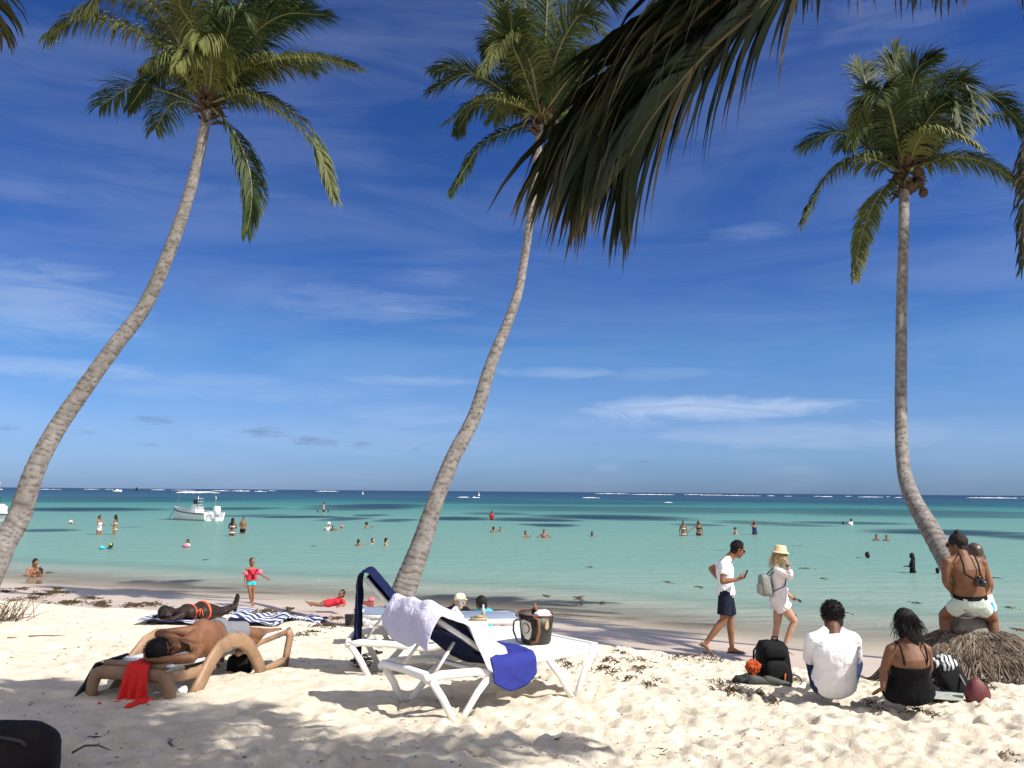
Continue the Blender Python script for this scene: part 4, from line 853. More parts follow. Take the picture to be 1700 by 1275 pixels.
bather(1413,871.5,861.5,120,'tan',('k','short'),[('shirt','white')],('out','front'),1.6,'swimmer in white far out to the right with a raised shoulder')
bather(1455,897,887.5,240,'tan',('k','short'),[],'swim',1.65,'bare shouldered man, left one of the pair before the right palm')
bather(1472,897.5,888.8,240,'tan',('k','short'),[],'swim',1.5,'dark haired swimmer, right one of the pair before the right palm')
bather(1440,926.5,916.5,180,'dark',('k','long',.15),[],'swim',1.5,'dark long haired head low in the water behind the seated man','f')
bather(1515.5,951,919.5,170,'dark',('k','long',.32),[('suit','black')],('front','front'),1.3,'slender dark girl in a black swimsuit standing left of the right palm','f',hs=1.05)
bather(1556.5,952,943,90,'dark',('k','short'),[],'swim',1.3,'dark head half hidden behind the right palm trunk')
# child in armbands on the wet sand
b = G(415, 1006); b.z = max(gz(b.x, b.y), .0)
J = standJ(.575, -50, b, ('out','down'), 1.25); J['ell'] += V((.0,0,-.06)); J['wrl'] += V((-.03,0,-.02)); mv = V((.12,.1,0)); J['anr'] += V((.08,.0,.05)); J['toer'] += V((.1,0,.02)); J['knr'] += V((.04,-.02,.02)); J['head'].z += .01
p = person('small child in a red float vest and pink armbands walking on the wet sand', J, SK['tan'], .575, 'm', .009, 1.25); hair(p, HAIRD, 'short'); eyes(p)
shirt(p, MA['red'], .15, .98, 0, .022, 'float_vest'); shorts(p, MA['turq'], .2, .3, .008)
for d in 'lr':
    m = MB(); a = p['J']['sh'+d]; e = p['J']['el'+d]; t_ = (e-a).normalized(); x = t_.orthogonal().normalized(); y = t_.cross(x)
    for k in range(12):
        pass
    rs = [[a.lerp(e, .55)+t_*(.045*math.sin(v))+(x*math.cos(u)+y*math.sin(u))*(.045+.022*math.cos(v)) for u in [2*math.pi*k/16 for k in range(16)]] for v in [2*math.pi*k/10 for k in range(11)]]
    m.rings(rs, 0, False); kid(p, m, 'armband', MA['pink'], mods=[])
m = MB(); J = p['J']; S_ = (J['shl']+J['shr'])/2; fw = J['fwd']; P_ = (J['hipl']+J['hipr'])/2
m.tube([J['shl']+fw*.085+V((0,0,.0)), P_.lerp(S_, .5)+fw*.10, J['shr'].lerp(P_, .7)+fw*.10], .012, 8); m.tube([J['shr']+fw*.085, P_.lerp(S_, .45)+fw*.10, J['shl'].lerp(P_, .7)+fw*.10], .012, 8); kid(p, m, 'strap', MA['black'], mods=[])
# child lying at the water's edge
Yc = 17.6
def w3(l): return {k: W(*v) for k, v in l.items()}
J = w3(dict(head=(567,986,Yc), neck=(564,993,Yc+.05), shl=(563,996,Yc+.12), shr=(569,998,Yc-.1), ell=(556,1003,Yc+.15), wrl=(562,1006,Yc-.1), elr=(572,1004.5,Yc-.2), wrr=(564,1006,Yc-.3), hipl=(545,1000,Yc+.08), hipr=(546,1002,Yc-.06), knl=(530,1003.5,Yc+.1), knr=(532,1004.5,Yc-.1), anl=(515,1000.5,Yc+.1), anr=(517,1003,Yc-.12), toel=(511,999,Yc+.1), toer=(513,1001,Yc-.12)))
J['up'] = V((.25,0,1)); J['fwd'] = V((-.35,-.9,.05)); J['bend'] = V((0,0,-.02))
p = person('child in a red swim shirt lying propped on elbows in the wash', J, SK['tan'], .62, 'm', .009, 1.2); hair(p, HAIRB, 'short'); eyes(p); shirt(p, MA['red'], -.05, 1.0, .9, .01); shorts(p, MA['red'], .1, .45, .01)
# cap man and turquoise child sitting behind the white loungers
Ym = 12.6; g = gz((764-850)/F*Ym, Ym)
J = dict(head=(764.5,998,Ym), neck=(762,1007,Ym-.03), shl=(748,1013,Ym), shr=(774,1014,Ym), ell=(745,1034,Ym+.1), elr=(777,1032,Ym+.1), wrl=(752,1012,Ym+.25), wrr=(772,1038,Ym+.4), hipl=(754,1058,Ym), hipr=(769,1058,Ym), knl=(750,1044,Ym+.45), knr=(774,1044,Ym+.45), anl=(752,1057,Ym+.75), anr=(772,1057,Ym+.75), toel=(752,1058,Ym+.95), toer=(772,1058,Ym+.95))
J = w3(J); J['up'] = V((0,0,1)); J['fwd'] = V((.55,.8,-.1)); J['bend'] = V((0,-.05,0))
for q in ('ell', 'wrl'): pass
J['wrl'] = J['head']+V((-.12,.1,-.06)); J['ell'] = J['shl']+V((-.12,.18,-.14))
p = person('man in a cream cap and black shirt sitting with his back to the loungers', J, SK['pale'], .92, 'm', .009, 1.0); hair(p, mat('hair_grey', (.3,.29,.28)), 'short'); cap(p, MA['cream']); shirt(p, MA['black'], -.05, 1.03, .6, .014); shorts(p, MA['navy'], .1, .6)
Ym = 12.2
J = w3(dict(head=(798.5,1002,Ym), neck=(803,1010,Ym-.02), shl=(793,1016,Ym), shr=(813,1016,Ym), ell=(791,1032,Ym+.15), elr=(818,1032,Ym+.1), wrl=(796,1034,Ym+.35), wrr=(812,1036,Ym+.35), hipl=(798,1050,Ym-.05), hipr=(812,1050,Ym-.05), knl=(792,1040,Ym+.3), knr=(816,1040,Ym+.3), anl=(796,1053,Ym+.5), anr=(812,1053,Ym+.5), toel=(796,1054,Ym+.65), toer=(812,1054,Ym+.65)))
J['up'] = V((-.25,.1,1)); J['fwd'] = V((-.7,.6,-.35)); J['bend'] = V((.03,-.05,0))
p = person('child in a bright turquoise shirt sitting with bowed dark head beside the cap man', J, SK['brown'], .72, 'f', .009, 1.2); hair(p, HAIRB, 'short', vol=1.08); shirt(p, MA['turq'], -.05, 1.05, .7, .016); shorts(p, MA['navy'], .1, .5)

# ------------------------------------------------------------------ walking man
J = w3(dict(head=(1225,912.5,12.8), neck=(1212,924.5,12.8), shl=(1205,934,12.97), shr=(1202,936,12.63), elr=(1199.5,966,12.52), wrr=(1226,961.5,12.50), ell=(1180,944,13.08), wrl=(1193,962,13.0), hipl=(1206,985,12.89), hipr=(1204,985,12.71), knl=(1212,1027,12.92), anl=(1215,1075,12.95), toel=(1232,1080,12.95), knr=(1202,1028,12.68), anr=(1171.5,1068,12.66), toer=(1185,1079,12.66)))
J['up'] = V((.42,0,.9)); J['fwd'] = V((.88,0,-.45)); J['bend'] = V((-.01,0,0))
p = person('man in a white tee and navy shorts walking in flip flops while reading his phone', J, SK['tan'], .985, 'm', .0065, 1.07, hands=dict(r=dict(d=(.75,-.05,.35), n=(.1,.5,.6), t=(0,.3,1), c=.75), l=dict(d=(.5,-.3,-.3), n=(1,0,0), t=(0,0,1), c=.5)), neckr=.058)
hair(p, HAIRB, 'short', strands=900); glasses(p)
shirt(p, fold_mat('white_tee', (.70,.71,.74), .9, 8, .6), -.12, 1.03, .62, .018, flare=.012)
shorts(p, cloth('navy_shorts', (.012,.016,.03)), .06, .84, .016, loose=.022)
m = MB(); J = p['J']; c = (J['shl']+J['shr'])/2
m.ball(c+V((.16,-.04,-.26)), (.012,.07,.09)); 
q = J['wrr']+V((.115,.01,.075)); ax = (V((.45,0,.9)).normalized(), V((0,1,0)), V((.9,0,-.45)).normalized())
m = MB(); m.path([q-ax[0]*.07, q+ax[0]*.07], .072, .009, (0,1,0)); o = m.build('phone', DARKP, base=q); tag(o, 'black smartphone in the hand of the walking man', 'phone')
for d in 'lr':
    an, to, kn = J['an'+d], J['toe'+d], J['kn'+d]; dd = to-an; up_ = (kn-an).normalized(); dd = (dd-up_*dd.dot(up_)*.65).normalized(); un = (up_-dd*up_.dot(dd)).normalized(); ww = dd.cross(un); m = MB()
    m.rings([[an+dd*f+ww*w_*a+un*b for a, b in ((-1,-.083), (1,-.083), (1,-.069), (-1,-.069))] for f, w_ in ((-.075,.02), (-.05,.036), (.03,.038), (.10,.05), (.16,.05), (.20,.035))]); kid(p, m, 'flip_flop', DARKP, mods=[])
# ------------------------------------------------------------------ woman in the straw hat
J = w3(dict(head=(1296,921.5,13.0), neck=(1291.5,936,13.0), shl=(1293,944.5,13.14), shr=(1289.5,945.5,12.87), elr=(1312.5,957,12.78), wrr=(1307,937.5,12.80), ell=(1297,972,13.24), wrl=(1312,990,13.18), hipl=(1294,996,13.08), hipr=(1292,996,12.92), knl=(1290,1037,13.06), anl=(1284,1077,13.06), toel=(1298,1083,13.06), knr=(1318.5,1031,12.92), anr=(1302,1072,12.9), toer=(1316,1081,12.9)))
J['up'] = V((.1,0,1)); J['fwd'] = V((1,0,-.12)); J['bend'] = V((.02,0,0))
p = person('blonde woman in straw hat and short white dress walking past the black backpack', J, SK['pale'], .93, 'f', .0065, hands=dict(r=dict(d=(-.25,.05,1), n=(-.9,.3,0), t=(-.2,.9,.1), c=.5), l=dict(d=(.8,0,-.5), n=(0,-1,0), t=(0,0,1), c=.7)))
hair(p, HAIRBL, 'long', .34, strands=700); cap(p, MA['straw'], 'straw_hat', bucket=True, band_m=MA['cream']); glasses(p)
WD = fold_mat('white_dress', (.74,.70,.70), .9, 9, .7)
shirt(p, WD, .25, .98, 1.55, .016, 'blouse', flare=.02); shorts(p, WD, .34, .42, .026, 'playsuit_shorts', loose=.055, disp=(.05,.02))
J = p['J']; q = J['wrl']+V((.11,-.0,-.05)); m = MB(); m.path([q+V((-.06,0,.03)), q+V((.06,0,-.03))], .075, .012, (.3,.8,.3)); tag(m.build('phone', DARKP, base=q), 'dark phone held low in the straw hat woman\'s far hand', 'phone')
m = MB(); m.rings([[J['wrr'].lerp(J['elr'], f)+(V((1,0,.25)).normalized()*math.cos(a)+V((0,1,0))*math.sin(a))*.031 for a in [2*math.pi*k/14 for k in range(14)]] for f in (.02, .14)]); kid(p, m, 'wristwatch', DARKP, mods=[])
def sblock(mb, c, X, Y_, Z_, a, b, h, prof=None, e=.45, n=28, mi=0):
    """rounded block standing on c: half sizes a,b along X,Y and height h along Z"""
    prof = prof or [(0,.75,.7), (.04,.95,.92), (.2,1,1), (.6,.98,.95), (.85,.9,.82), (.96,.7,.6), (1,.35,.3)]
    mb.rings([[V(c)+Z_*h*t+X*a*u*math.copysign(abs(math.cos(q))**e, math.cos(q))+Y_*b*v*math.copysign(abs(math.sin(q))**e, math.sin(q)) for q in [2*math.pi*k/n for k in range(n)]] for t, u, v in prof], mi); return mb
GREYB = fold_mat('grey_backpack', (.26,.27,.25), .6, 14, .5)
P_ = (J['shl']+J['shr'])/2; c = V((P_.x-.20, P_.y-.03, P_.z-.40)); m = MB(); Xb = V((0,1,0)); Yb = V((1,0,.12)).normalized(); Zb = V((-.12,0,1)).normalized()
root = empty('backpack', c, 'small pale grey backpack worn by the straw hat woman', 'backpack')
sblock(m, c, Xb, Yb, Zb, .13, .085, .33); m.build('bag_body', GREYB, root); m = MB(); sblock(m, c-Yb*.07+Zb*.03, Xb, Yb, Zb, .10, .05, .17); m.build('pocket', fold_mat('grey_pocket', (.38,.38,.35), .6, 14, .5), root)
m = MB()
for k in (-1, 1): m.tube([c+Zb*.30+Xb*.06*k+Yb*.06, V((P_.x, P_.y+.10*k, P_.z+.055)), V((P_.x+.10, P_.y+.11*k, P_.z-.08)), V((P_.x+.06, P_.y+.15*k, P_.z-.24)), c+Zb*.06+Xb*.10*k+Yb*.06], .017, 8, flat=.4)
m.build('strap', mat('strap_grey', (.06,.07,.08)), root)
# ------------------------------------------------------------------ seated man in white
Ys = 7.45
J = w3(dict(head=(1381,1023,Ys+.13), neck=(1382,1043,Ys+.04), shl=(1351,1062,Ys), shr=(1415,1062,Ys), ell=(1345,1100,Ys+.28), elr=(1419,1100,Ys+.28), wrl=(1362,1090,Ys+.52), wrr=(1400,1090,Ys+.52), hipl=(1365,1134,Ys+.06), hipr=(1402,1134,Ys+.06), knl=(1353,1092,Ys+.44), knr=(1418,1092,Ys+.44), anl=(1362,1125,Ys+.80), anr=(1408,1125,Ys+.80), toel=(1362,1126,Ys+1.0), toer=(1408,1126,Ys+1.0)))
J['up'] = V((0,.12,1)); J['fwd'] = V((.05,1,-.18)); J['bend'] = V((0,-.085,0))
p = person('man in a plain white tee sitting on the sand with his back to us', J, SK['brown'], .98, 'm', .0065, 1.10, neckr=.062)
hair(p, HAIRB, 'short', strands=1300, vol=1.03); shirt(p, fold_mat('white_shirt', (.74,.73,.76), .9, 7, .7), -.17, 1.10, .82, .020, flare=.022, disp=(.12,.018)); shorts(p, cloth('dark_shorts', (.02,.035,.07)), .1, .8, .018)
# ------------------------------------------------------------------ seated woman in black
Ys = 7.15
J = w3(dict(head=(1501.5,1033,Ys+.06), neck=(1508,1062,Ys+.02), shl=(1479,1079,Ys), shr=(1537,1079,Ys), ell=(1468,1112,Ys+.02), wrl=(1466,1143,Ys-.02), elr=(1542,1110,Ys+.22), wrr=(1533,1122,Ys+.48), hipl=(1486,1146,Ys+.08), hipr=(1530,1146,Ys+.08), knl=(1484,1116,Ys+.5), knr=(1524,1116,Ys+.5), anl=(1488,1136,Ys+.85), anr=(1520,1136,Ys+.85), toel=(1486,1138,Ys+1.05), toer=(1520,1138,Ys+1.05)))
J['up'] = V((-.12,.05,1)); J['fwd'] = V((-.25,1,-.15)); J['bend'] = V((0,-.06,0))
p = person('woman in a black strappy top sitting on the sand, dark curly hair gathered back', J, SK['olive'], .97, 'f', .0065, fat=1.08, hands=dict(l=dict(d=(-.2,.5,-.3), n=(0,0,-1), t=(1,0,0), c=.1)))
hair(p, HAIRB, 'long', .19, strands=600, vol=1.0, dirv=(.15,-.05,-1))
DB = fold_mat('black_top', (.008,.008,.009), .9, 9, .3)
mb = MB(); mb.rings(torso_rings(p['J'], p['s'], 'f', -.17, .66, .012, 1.08, 26, .015)); kid(p, mb, 'black_top', DB, disp=(.1,.014)); shorts(p, DB, .3, .7, .014)
m = MB(); J = p['J']; S_ = (J['shl']+J['shr'])/2; P_ = (J['hipl']+J['hipr'])/2; fw = V((0,1,0)); rr = V((1,0,0))
for k in (-1, 1): m = MB(); m.tube([P_.lerp(S_, .62)-fw*.12+rr*.085*k, P_.lerp(S_, .85)-fw*.125+rr*.10*k, S_-fw*.08+rr*.105*k+V((0,0,.045)), S_+rr*.105*k+V((0,0,.075)), P_.lerp(S_, .7)+fw*.13+rr*.09*k], .009, 8, flat=.5, ref=(0,1,0)); kid(p, m, 'strap', DB, mods=[])
# ------------------------------------------------------------------ man astride the palm trunk and his companion
Yt = 8.95
J = w3(dict(head=(1588.5,905,Yt+.10), neck=(1597,922,Yt+.03), shl=(1572,934,Yt), shr=(1630,935,Yt), ell=(1570,965,Yt-.02), wrl=(1585,987,Yt+.12), elr=(1639.5,967,Yt), wrr=(1632,986,Yt+.16), hipl=(1599,1000,Yt), hipr=(1622,1000,Yt), knl=(1567,1022,Yt+.30), anl=(1572,1070,Yt+.22), toel=(1562,1078,Yt+.38), knr=(1648,1027,Yt+.22), anr=(1650,1076,Yt+.15), toer=(1657,1083,Yt+.3)))
J['up'] = V((-.1,.1,1)); J['fwd'] = V((-.75,.7,-.2)); J['bend'] = V((.01,-.05,0))
p = person('shirtless man with a top knot straddling the palm trunk, back to the beach', J, SK['gold'], 1.0, 'm', .0065, neckr=.058)
hair(p, HAIRB, 'bun', strands=0, vol=1.05); glasses(p)
shorts(p, mat('cloth_mint', (.42,.52,.47), .85, .1, 7, .5, 70, .004, .15, col2=(.56,.59,.55)), .17, .50, .008, loose=.010); band(p, MA['black'], .12, .21, 'waistband', .009)
J = p['J']; S_ = (J['shl']+J['shr'])/2; P_ = (J['hipl']+J['hipr'])/2; q = P_.lerp(S_, .56)+V((.035,-.175,0))
root = empty('camera_on_strap', q, 'black camera on a neck strap hanging down the shirtless man\'s back', 'camera')
m = MB(); m.beam(q-V((.05,0,0)), q+V((.05,-.0,-.015)), .05, .075); m.ball(q+V((0,0,.045)), (.025,.02,.02)); m.build('camera_body', DARKP, root)
m = MB(); m.tube([q+V((.01,-.01,0)), q+V((.03,-.06,-.02))], [.032,.03], 16); m.build('lens', DARKP, root)
m = MB(); m.tube([q+V((-.05,.02,.03)), S_+V((-.085,-.155,-.10)), S_+V((-.085,-.13,.0)), S_+V((-.08,-.07,.085)), J['neck']+V((-.03,.04,.04))], .010, 8, flat=.35, ref=(0,1,0)); m.tube([q+V((.05,.02,.03)), S_+V((.075,-.155,-.10)), S_+V((.075,-.13,.0)), S_+V((.075,-.07,.085)), J['neck']+V((.04,.04,.04))], .010, 8, flat=.35, ref=(0,1,0)); m.build('strap', BLACK, root)
Yt = 9.45
J = w3(dict(head=(1618,920,Yt), neck=(1621,936,Yt), shl=(1606,947,Yt), shr=(1637,948,Yt), ell=(1598,968,Yt+.1), wrl=(1603,988,Yt+.25), elr=(1645,970,Yt-.05), wrr=(1640,990,Yt+.1), hipl=(1613,1003,Yt), hipr=(1637,1003,Yt), knl=(1596,1022,Yt+.35), anl=(1600,1062,Yt+.3), toel=(1596,1068,Yt+.5), knr=(1648,1025,Yt+.2), anr=(1650,1062,Yt+.15), toer=(1655,1068,Yt+.3)))
J['up'] = V((-.15,0,1)); J['fwd'] = V((.1,1,0)); J['bend'] = V((0,-.03,0))
p = person('companion with smooth brown hair half hidden behind the shirtless man on the trunk', J, SK['tan'], .93, 'f', .0075); hair(p, mat('hair_chestnut', (.07,.04,.028), .4, .3, 40, .5, 160, .004, .5), 'long', .2, strands=0, vol=1.12); shorts(p, MA['white'], .32, .3, .012); 
m = MB(); q = W(1646, 1013, Yt-.1); m.ball(q, (.035,.05,.10)); kid(p, m, 'beach_wrap', cloth('sky_blue', (.05,.42,.68)), mods=[])
# ------------------------------------------------------------------ man sleeping on the tan lounger
J = w3(dict(head=(272,1078,6.98), neck=(303,1070,7.12), shl=(330,1047,7.38), shr=(330,1076,7.32), ell=(264,1053,7.12), wrl=(303,1064,7.08), elr=(318,1093,6.98), wrr=(263,1096,6.86), hipl=(364,1049,7.82), hipr=(368,1068,7.78), knl=(424,1053,8.04), anl=(438,1051,8.44), toel=(452,1050,8.54), knr=(418,1064,8.02), anr=(436,1058,8.46), toer=(450,1055,8.56)))
J['up'] = V((-.45,-.88,.08)); J['fwd'] = V((.93,-.28,.25)); J['bend'] = V((0,0,-.01))
p = person('man in grey shorts asleep on the tan lounger with arms round his head', J, SK['gold'], 1.0, 'm', .0065, hands=dict(l=dict(c=.6), r=dict(d=(-1,-.1,0), n=(0,.3,.9), t=(0,1,0), c=.7)))
hair(p, HAIRB, 'short', strands=700, vol=1.18); shorts(p, fold_mat('grey_shorts', (.18,.18,.20), .85, 12, .5), .22, .72, .018, loose=.02)
m = MB(); J = p['J']; P_ = (J['hipl']+J['hipr'])/2; q = P_+V((-.09,-.10,.06)); m.tube([q, q+V((.05,-.07,-.04)), q+V((.10,-.09,-.09))], .004, 6); m.tube([q, q+V((.0,-.08,-.07)), q+V((.03,-.09,-.14))], .004, 6); kid(p, m, 'drawstring', MA['black'], mods=[])
# ------------------------------------------------------------------ sunbathing woman
Yb_ = 12.0
J = w3(dict(head=(276,1018,Yb_), neck=(292,1017,Yb_+.02), shl=(304,1011,Yb_+.2), shr=(303,1021,Yb_-.15), ell=(283,1018,Yb_+.35), wrl=(262,1022,Yb_+.2), elr=(284,1030,Yb_-.25), wrr=(258,1031,Yb_-.2), hipl=(337,1010,Yb_+.42), hipr=(337,1016,Yb_+.18), knl=(366,1014,Yb_+.85), knr=(367,1018,Yb_+.6), anl=(386,1006,Yb_+1.05), anr=(388,1009,Yb_+.85), toel=(391,998,Yb_+1.1), toer=(392,1001,Yb_+.9)))
J['up'] = V((-.95,-.1,.1)); J['fwd'] = V((-.1,-.6,-.7)); J['bend'] = V((0,0,-.02))
p = person('dark skinned woman in an orange string bikini lying face down on a striped towel', J, SK['dark'], .95, 'f', .008, fat=1.05); hair(p, HAIRB, 'long', .2, dirv=(-.3,-.4,-.6))
for (t0, t1, n_) in ((.60,.635,'bikini_top'), (-.13,.03,'bikini_bottom')): band(p, MA['coral'], t0, t1, n_, .006)
m = MB(); J = p['J']
for d in 'lr':
    for k in range(3): q = J['hip'+d]+V((.0,-.09 if d == 'r' else .05,.06)); m.tube([q, q+V((.03*k-.02,-.05,-.02)), q+V((.05*k-.04,-.06,-.09))], .006, 5)
kid(p, m, 'bikini_tie', MA['coral'], mods=[])
# ------------------------------------------------------------------ loungers
def frame_of(root_loc, deg):
    a = R(deg); u = V((math.cos(a), math.sin(a), 0)); v = V((-math.sin(a), math.cos(a), 0)); o = V(root_loc)
    return lambda U, Vv, z: o+u*U+v*Vv+V((0,0,z))
SLING_N = fold_mat('navy_sling', (.008,.012,.05), .8, 5, .15)
def lounger(label, loc, deg, back, group, sling=None, deckm=None, tilt=0.0, piv=.68):
    z0 = gz(loc[0], loc[1]); root = empty('sun_lounger', (0,0,0), label, 'sun lounger', group, 0); root.location = (loc[0], loc[1], z0-.02)
    f = frame_of((loc[0], loc[1], z0-.02), deg); side = f(0,1,0)-f(0,0,0)
    H = .345
    for sg in (-1, 1):
        m = MB(); m.path([f(0,.33*sg,H-.02), f(.12,.33*sg,H), f(.45,.33*sg,H-.02), f(.66,.33*sg,H-.05), f(.82,.33*sg,H-.045), f(.98,.33*sg,H), f(1.3,.33*sg,H), f(1.74,.33*sg,H), f(1.81,.33*sg,H-.03)], .045, .062, side); m.build('side_rail', PLW, root)
        for (ut, ub) in ((.02,.24), (.66,.28), (1.24,1.50), (1.79,1.54)):
            m = MB(); m.path([f(ut,.332*sg,H-.02), f(ut+(ub-ut)*.5,.345*sg,H*.5), f(ub,.36*sg,-.03)], .040, .056, side, bev=.3); m.build('leg', PLW, root)
        for (ub) in (.26, 1.52): pass
    m = MB(); m.path([f(.0,-.34,H-.03), f(.0,-.30,H), f(.0,0,H+.008), f(.0,.30,H), f(.0,.34,H-.03)], .06, .06, f(1,0,0)-f(0,0,0)); m.build('head_bar', PLW, root)
    m = MB()
    for b in (.5, 1.1, 1.52): m.beam(f(b,-.32,H-.02), f(b,.32,H-.02), .04, .035)
    m.build('cross_bar', PLW, root)
    dm = deckm or PLW
    m = MB()                                              # deck of the seat and foot part with its slat gaps
    if deckm: m.path([f(.68,0,H+.02), f(1.0,0,H+.025), f(1.4,0,H+.03), f(1.78,0,H+.025), f(1.83,0,H-.03)], .62, .012, side)
    else:
        m.path([f(piv+.01,0,H+.022), f(1.80,0,H+.022)], .66, .05, side)
        for k in range(int((1.83-piv)/.095)): m.path([f(piv+.02+.095*k,0,H+.040), f(piv+.1145+.095*k,0,H+.040)], .62, .020, side)
        m.path([f(1.76,0,H+.038), f(1.82,0,H+.03), f(1.85,0,H-.04)], .70, .05, side)
    m.build('deck', dm, root, smooth=bool(deckm))
    ca, sa = math.cos(R(back)), math.sin(R(back)); pv = (piv, H+.02)
    g = lambda t, v_, n=0: f(pv[0]-ca*t-sa*n*-1*-1, v_, pv[1]+sa*t-ca*n*-1*1) # t up the back, n towards the sitter
    g = lambda t, v_, n=0: f(pv[0]-ca*t+sa*n, v_, pv[1]+sa*t+ca*n)
    m = MB()
    for sg in (-1, 1): m.path([g(0,.29*sg), g(.4,.29*sg), g(.76,.27*sg)], .04, .045, side)
    m.path([g(.77,-.28), g(.77,.28)], .05, .05, (g(.1,0)-g(0,0)))
    for t_ in (.2, .42, .6): m.path([g(t_,-.28), g(t_,.28)], .03, .03, (g(.1,0)-g(0,0)))
    m.build('backrest_frame', PLW, root)
    m = MB(); m.sheet(lambda a, b: g(-.01+.81*a, -.29+.58*b, .03-.012*math.sin(math.pi*b)), 16, 8); m.build('backrest_sling', sling or SLING_N, root, mods=[('SOLIDIFY', dict(thickness=.008, offset=0))])
    if back > 20:
        for sg in (-1, 1): m = MB(); m.tube([g(.42,.20*sg,-.02), f(.14,.22*sg,H-.01)], .014, 8); m.build('support_strut', PLW, root)
    return root, f, g, H
LG = 'white plastic sun loungers by the middle palm'
rA, fA, gA, H = lounger('nearest white lounger with half raised back, under lavender and blue towels', (-.83, 6.63), 40.5, 32, LG, piv=.72)
rB, fB, gB, H = lounger('second white lounger with steep navy backrest, just behind the nearest one', (-1.58, 8.45), 3, 47, LG)
rC, fC, gC, H = lounger('farthest white lounger with flat grey blue sling, beyond the small table', (-1.72, 10.25), 6, 4, LG, fold_mat('grey_sling', (.20,.24,.33), .6, 6, .2), fold_mat('grey_sling2', (.20,.24,.33), .6, 6, .2))
def drape(label, cat, fn, nu, nv, m, base, th=.009, dist=(.12,.03), name='towel'):
    mb = MB(); mb.sheet(fn, nu, nv); o = mb.build(name, m, base=base, mods=[('DISP', dict(scale=dist[0], strength=dist[1])), ('SUBSURF', dict(levels=1)), ('SOLIDIFY', dict(thickness=th, offset=1))]); return tag(o, label, cat)
def poly(pts):
    """arc length path: b in 0..1 -> point"""
    P = [V(p) for p in pts]; L_ = [0]
    for a, b in zip(P, P[1:]): L_.append(L_[-1]+(b-a).length)
    def q(t):
        d = t*L_[-1]
        for i in range(len(P)-1):
            if d <= L_[i+1] or i == len(P)-2: f = (d-L_[i])/max(1e-6, L_[i+1]-L_[i]); return P[i].lerp(P[i+1], min(1, f))
    return q
# navy towel over B's backrest, hanging straight down behind it
def fn(a, b):
    v_ = -.335+.50*a; q = poly([gB(.25,v_,.06), gB(.5,v_,.055), gB(.83,v_,.06), gB(.87,v_,0), gB(.83,v_,-.06), gB(.84,v_,-.06)-V((0,0,.3)), gB(.84,v_,-.06)-V((0,0,.78+.03*math.sin(a*9)))])(b)
    return q+V((0,0,.006*math.sin(a*20)))+(fB(1,0,0)-fB(0,0,0))*(.018*math.sin(a*16+1)*(b > .55))
drape('navy beach towel hanging over and behind the steep backrest of the second lounger', 'beach towel', fn, 20, 34, NAVY, gB(.8,0,0))
# blue towel: half over A's backrest edge
def fn(a, b):
    v_ = -.31+.60*b; t_ = .80-.78*a
    return gA(t_, v_, -.045-.02*math.sin(math.pi*b)-.012*math.sin(a*11+b*4))
drape('navy towel along the back face of the half raised backrest, below the lavender one', 'beach towel', fn, 20, 16, NAVY, gA(.4,0,0), dist=(.1,.02))
def fn(a, b):
    x = .62+.46*b+.05*math.sin(a*5); q = poly([fA(x,.20,H+.065), fA(x,.0,H+.06), fA(x,-.34,H+.065), fA(x+.01,-.385,H+.02), fA(x+.015,-.40,H-.08-.12*math.sin(math.pi*min(1,b*.85+.1))), ])(a)
    return q+V((0,0,.004*math.sin(b*14)))
drape('bright blue towel draped over the seat and near edge of the nearest lounger', 'beach towel', fn, 24, 22, BLUE, fA(.9,-.2,H), dist=(.1,.022))
def fn(a, b):
    v_ = .27-.63*a; w_ = .03*math.sin(a*7+b*3)
    q = poly([gA(.87,v_,-.05)-V((0,0,.13+.11*math.sin(a*3.0))), gA(.87,v_,-.05)-V((0,0,.10)), gA(.85,v_,-.02), gA(.83,v_,.10), gA(.55,v_,.125+w_), gA(.25,v_,.12), gA(.06,v_,.11+w_), fA(.84,v_,H+.12)])(b)
    if a > .80: q = q-V((0,0,(a-.80)*(.45+1.0*min(1, max(0, b-.50)/.2))))+(fA(0,-1,0)-fA(0,0,0))*(a-.8)*.12
    return q+V((0,0,.008*math.sin(a*17+b*4)))
drape('thin lavender towel thrown over the backrest of the nearest lounger', 'towel', fn, 34, 40, LAV, gA(.5,0,0), .006, (.12,.030))
# basket on A's foot end
bp = fA(1.40,.0,H+.055); root = empty('basket_bag', bp, 'black leather bucket bag with tan patches standing on the nearest lounger', 'bag')
LEA = mat('black_leather', (.022,.019,.016), .5, .5, 14, .4, 50, .004, .4); TAN = mat('tan_leather', (.17,.075,.035), .6, .3, 14, .4, 60, .004, .35); CRM = mat('cream_patch', (.62,.56,.44), .7, .12, 10, .2, 60, .002, .2)
def rg(r, h, n=40, tl=.0): return [bp+V((r*math.cos(a)+h*.0, r*.92*math.sin(a), h+tl*math.cos(a+.6)*-1)) for a in [2*math.pi*k/n for k in range(n)]]
m = MB(); m.rings([rg(.002,0), rg(.125,0), rg(.134,.02), rg(.146,.13), rg(.160,.25,tl=.015), rg(.152,.25,tl=.015), rg(.138,.13), rg(.12,.03), rg(.002,.03)], 0, False); m.build('bag_body', LEA, root)
m = MB(); p_ = rg(.158,.258,tl=.015); m.tube(p_+[p_[0]], .008, 7, 0, False); m.build('rim', TAN, root)
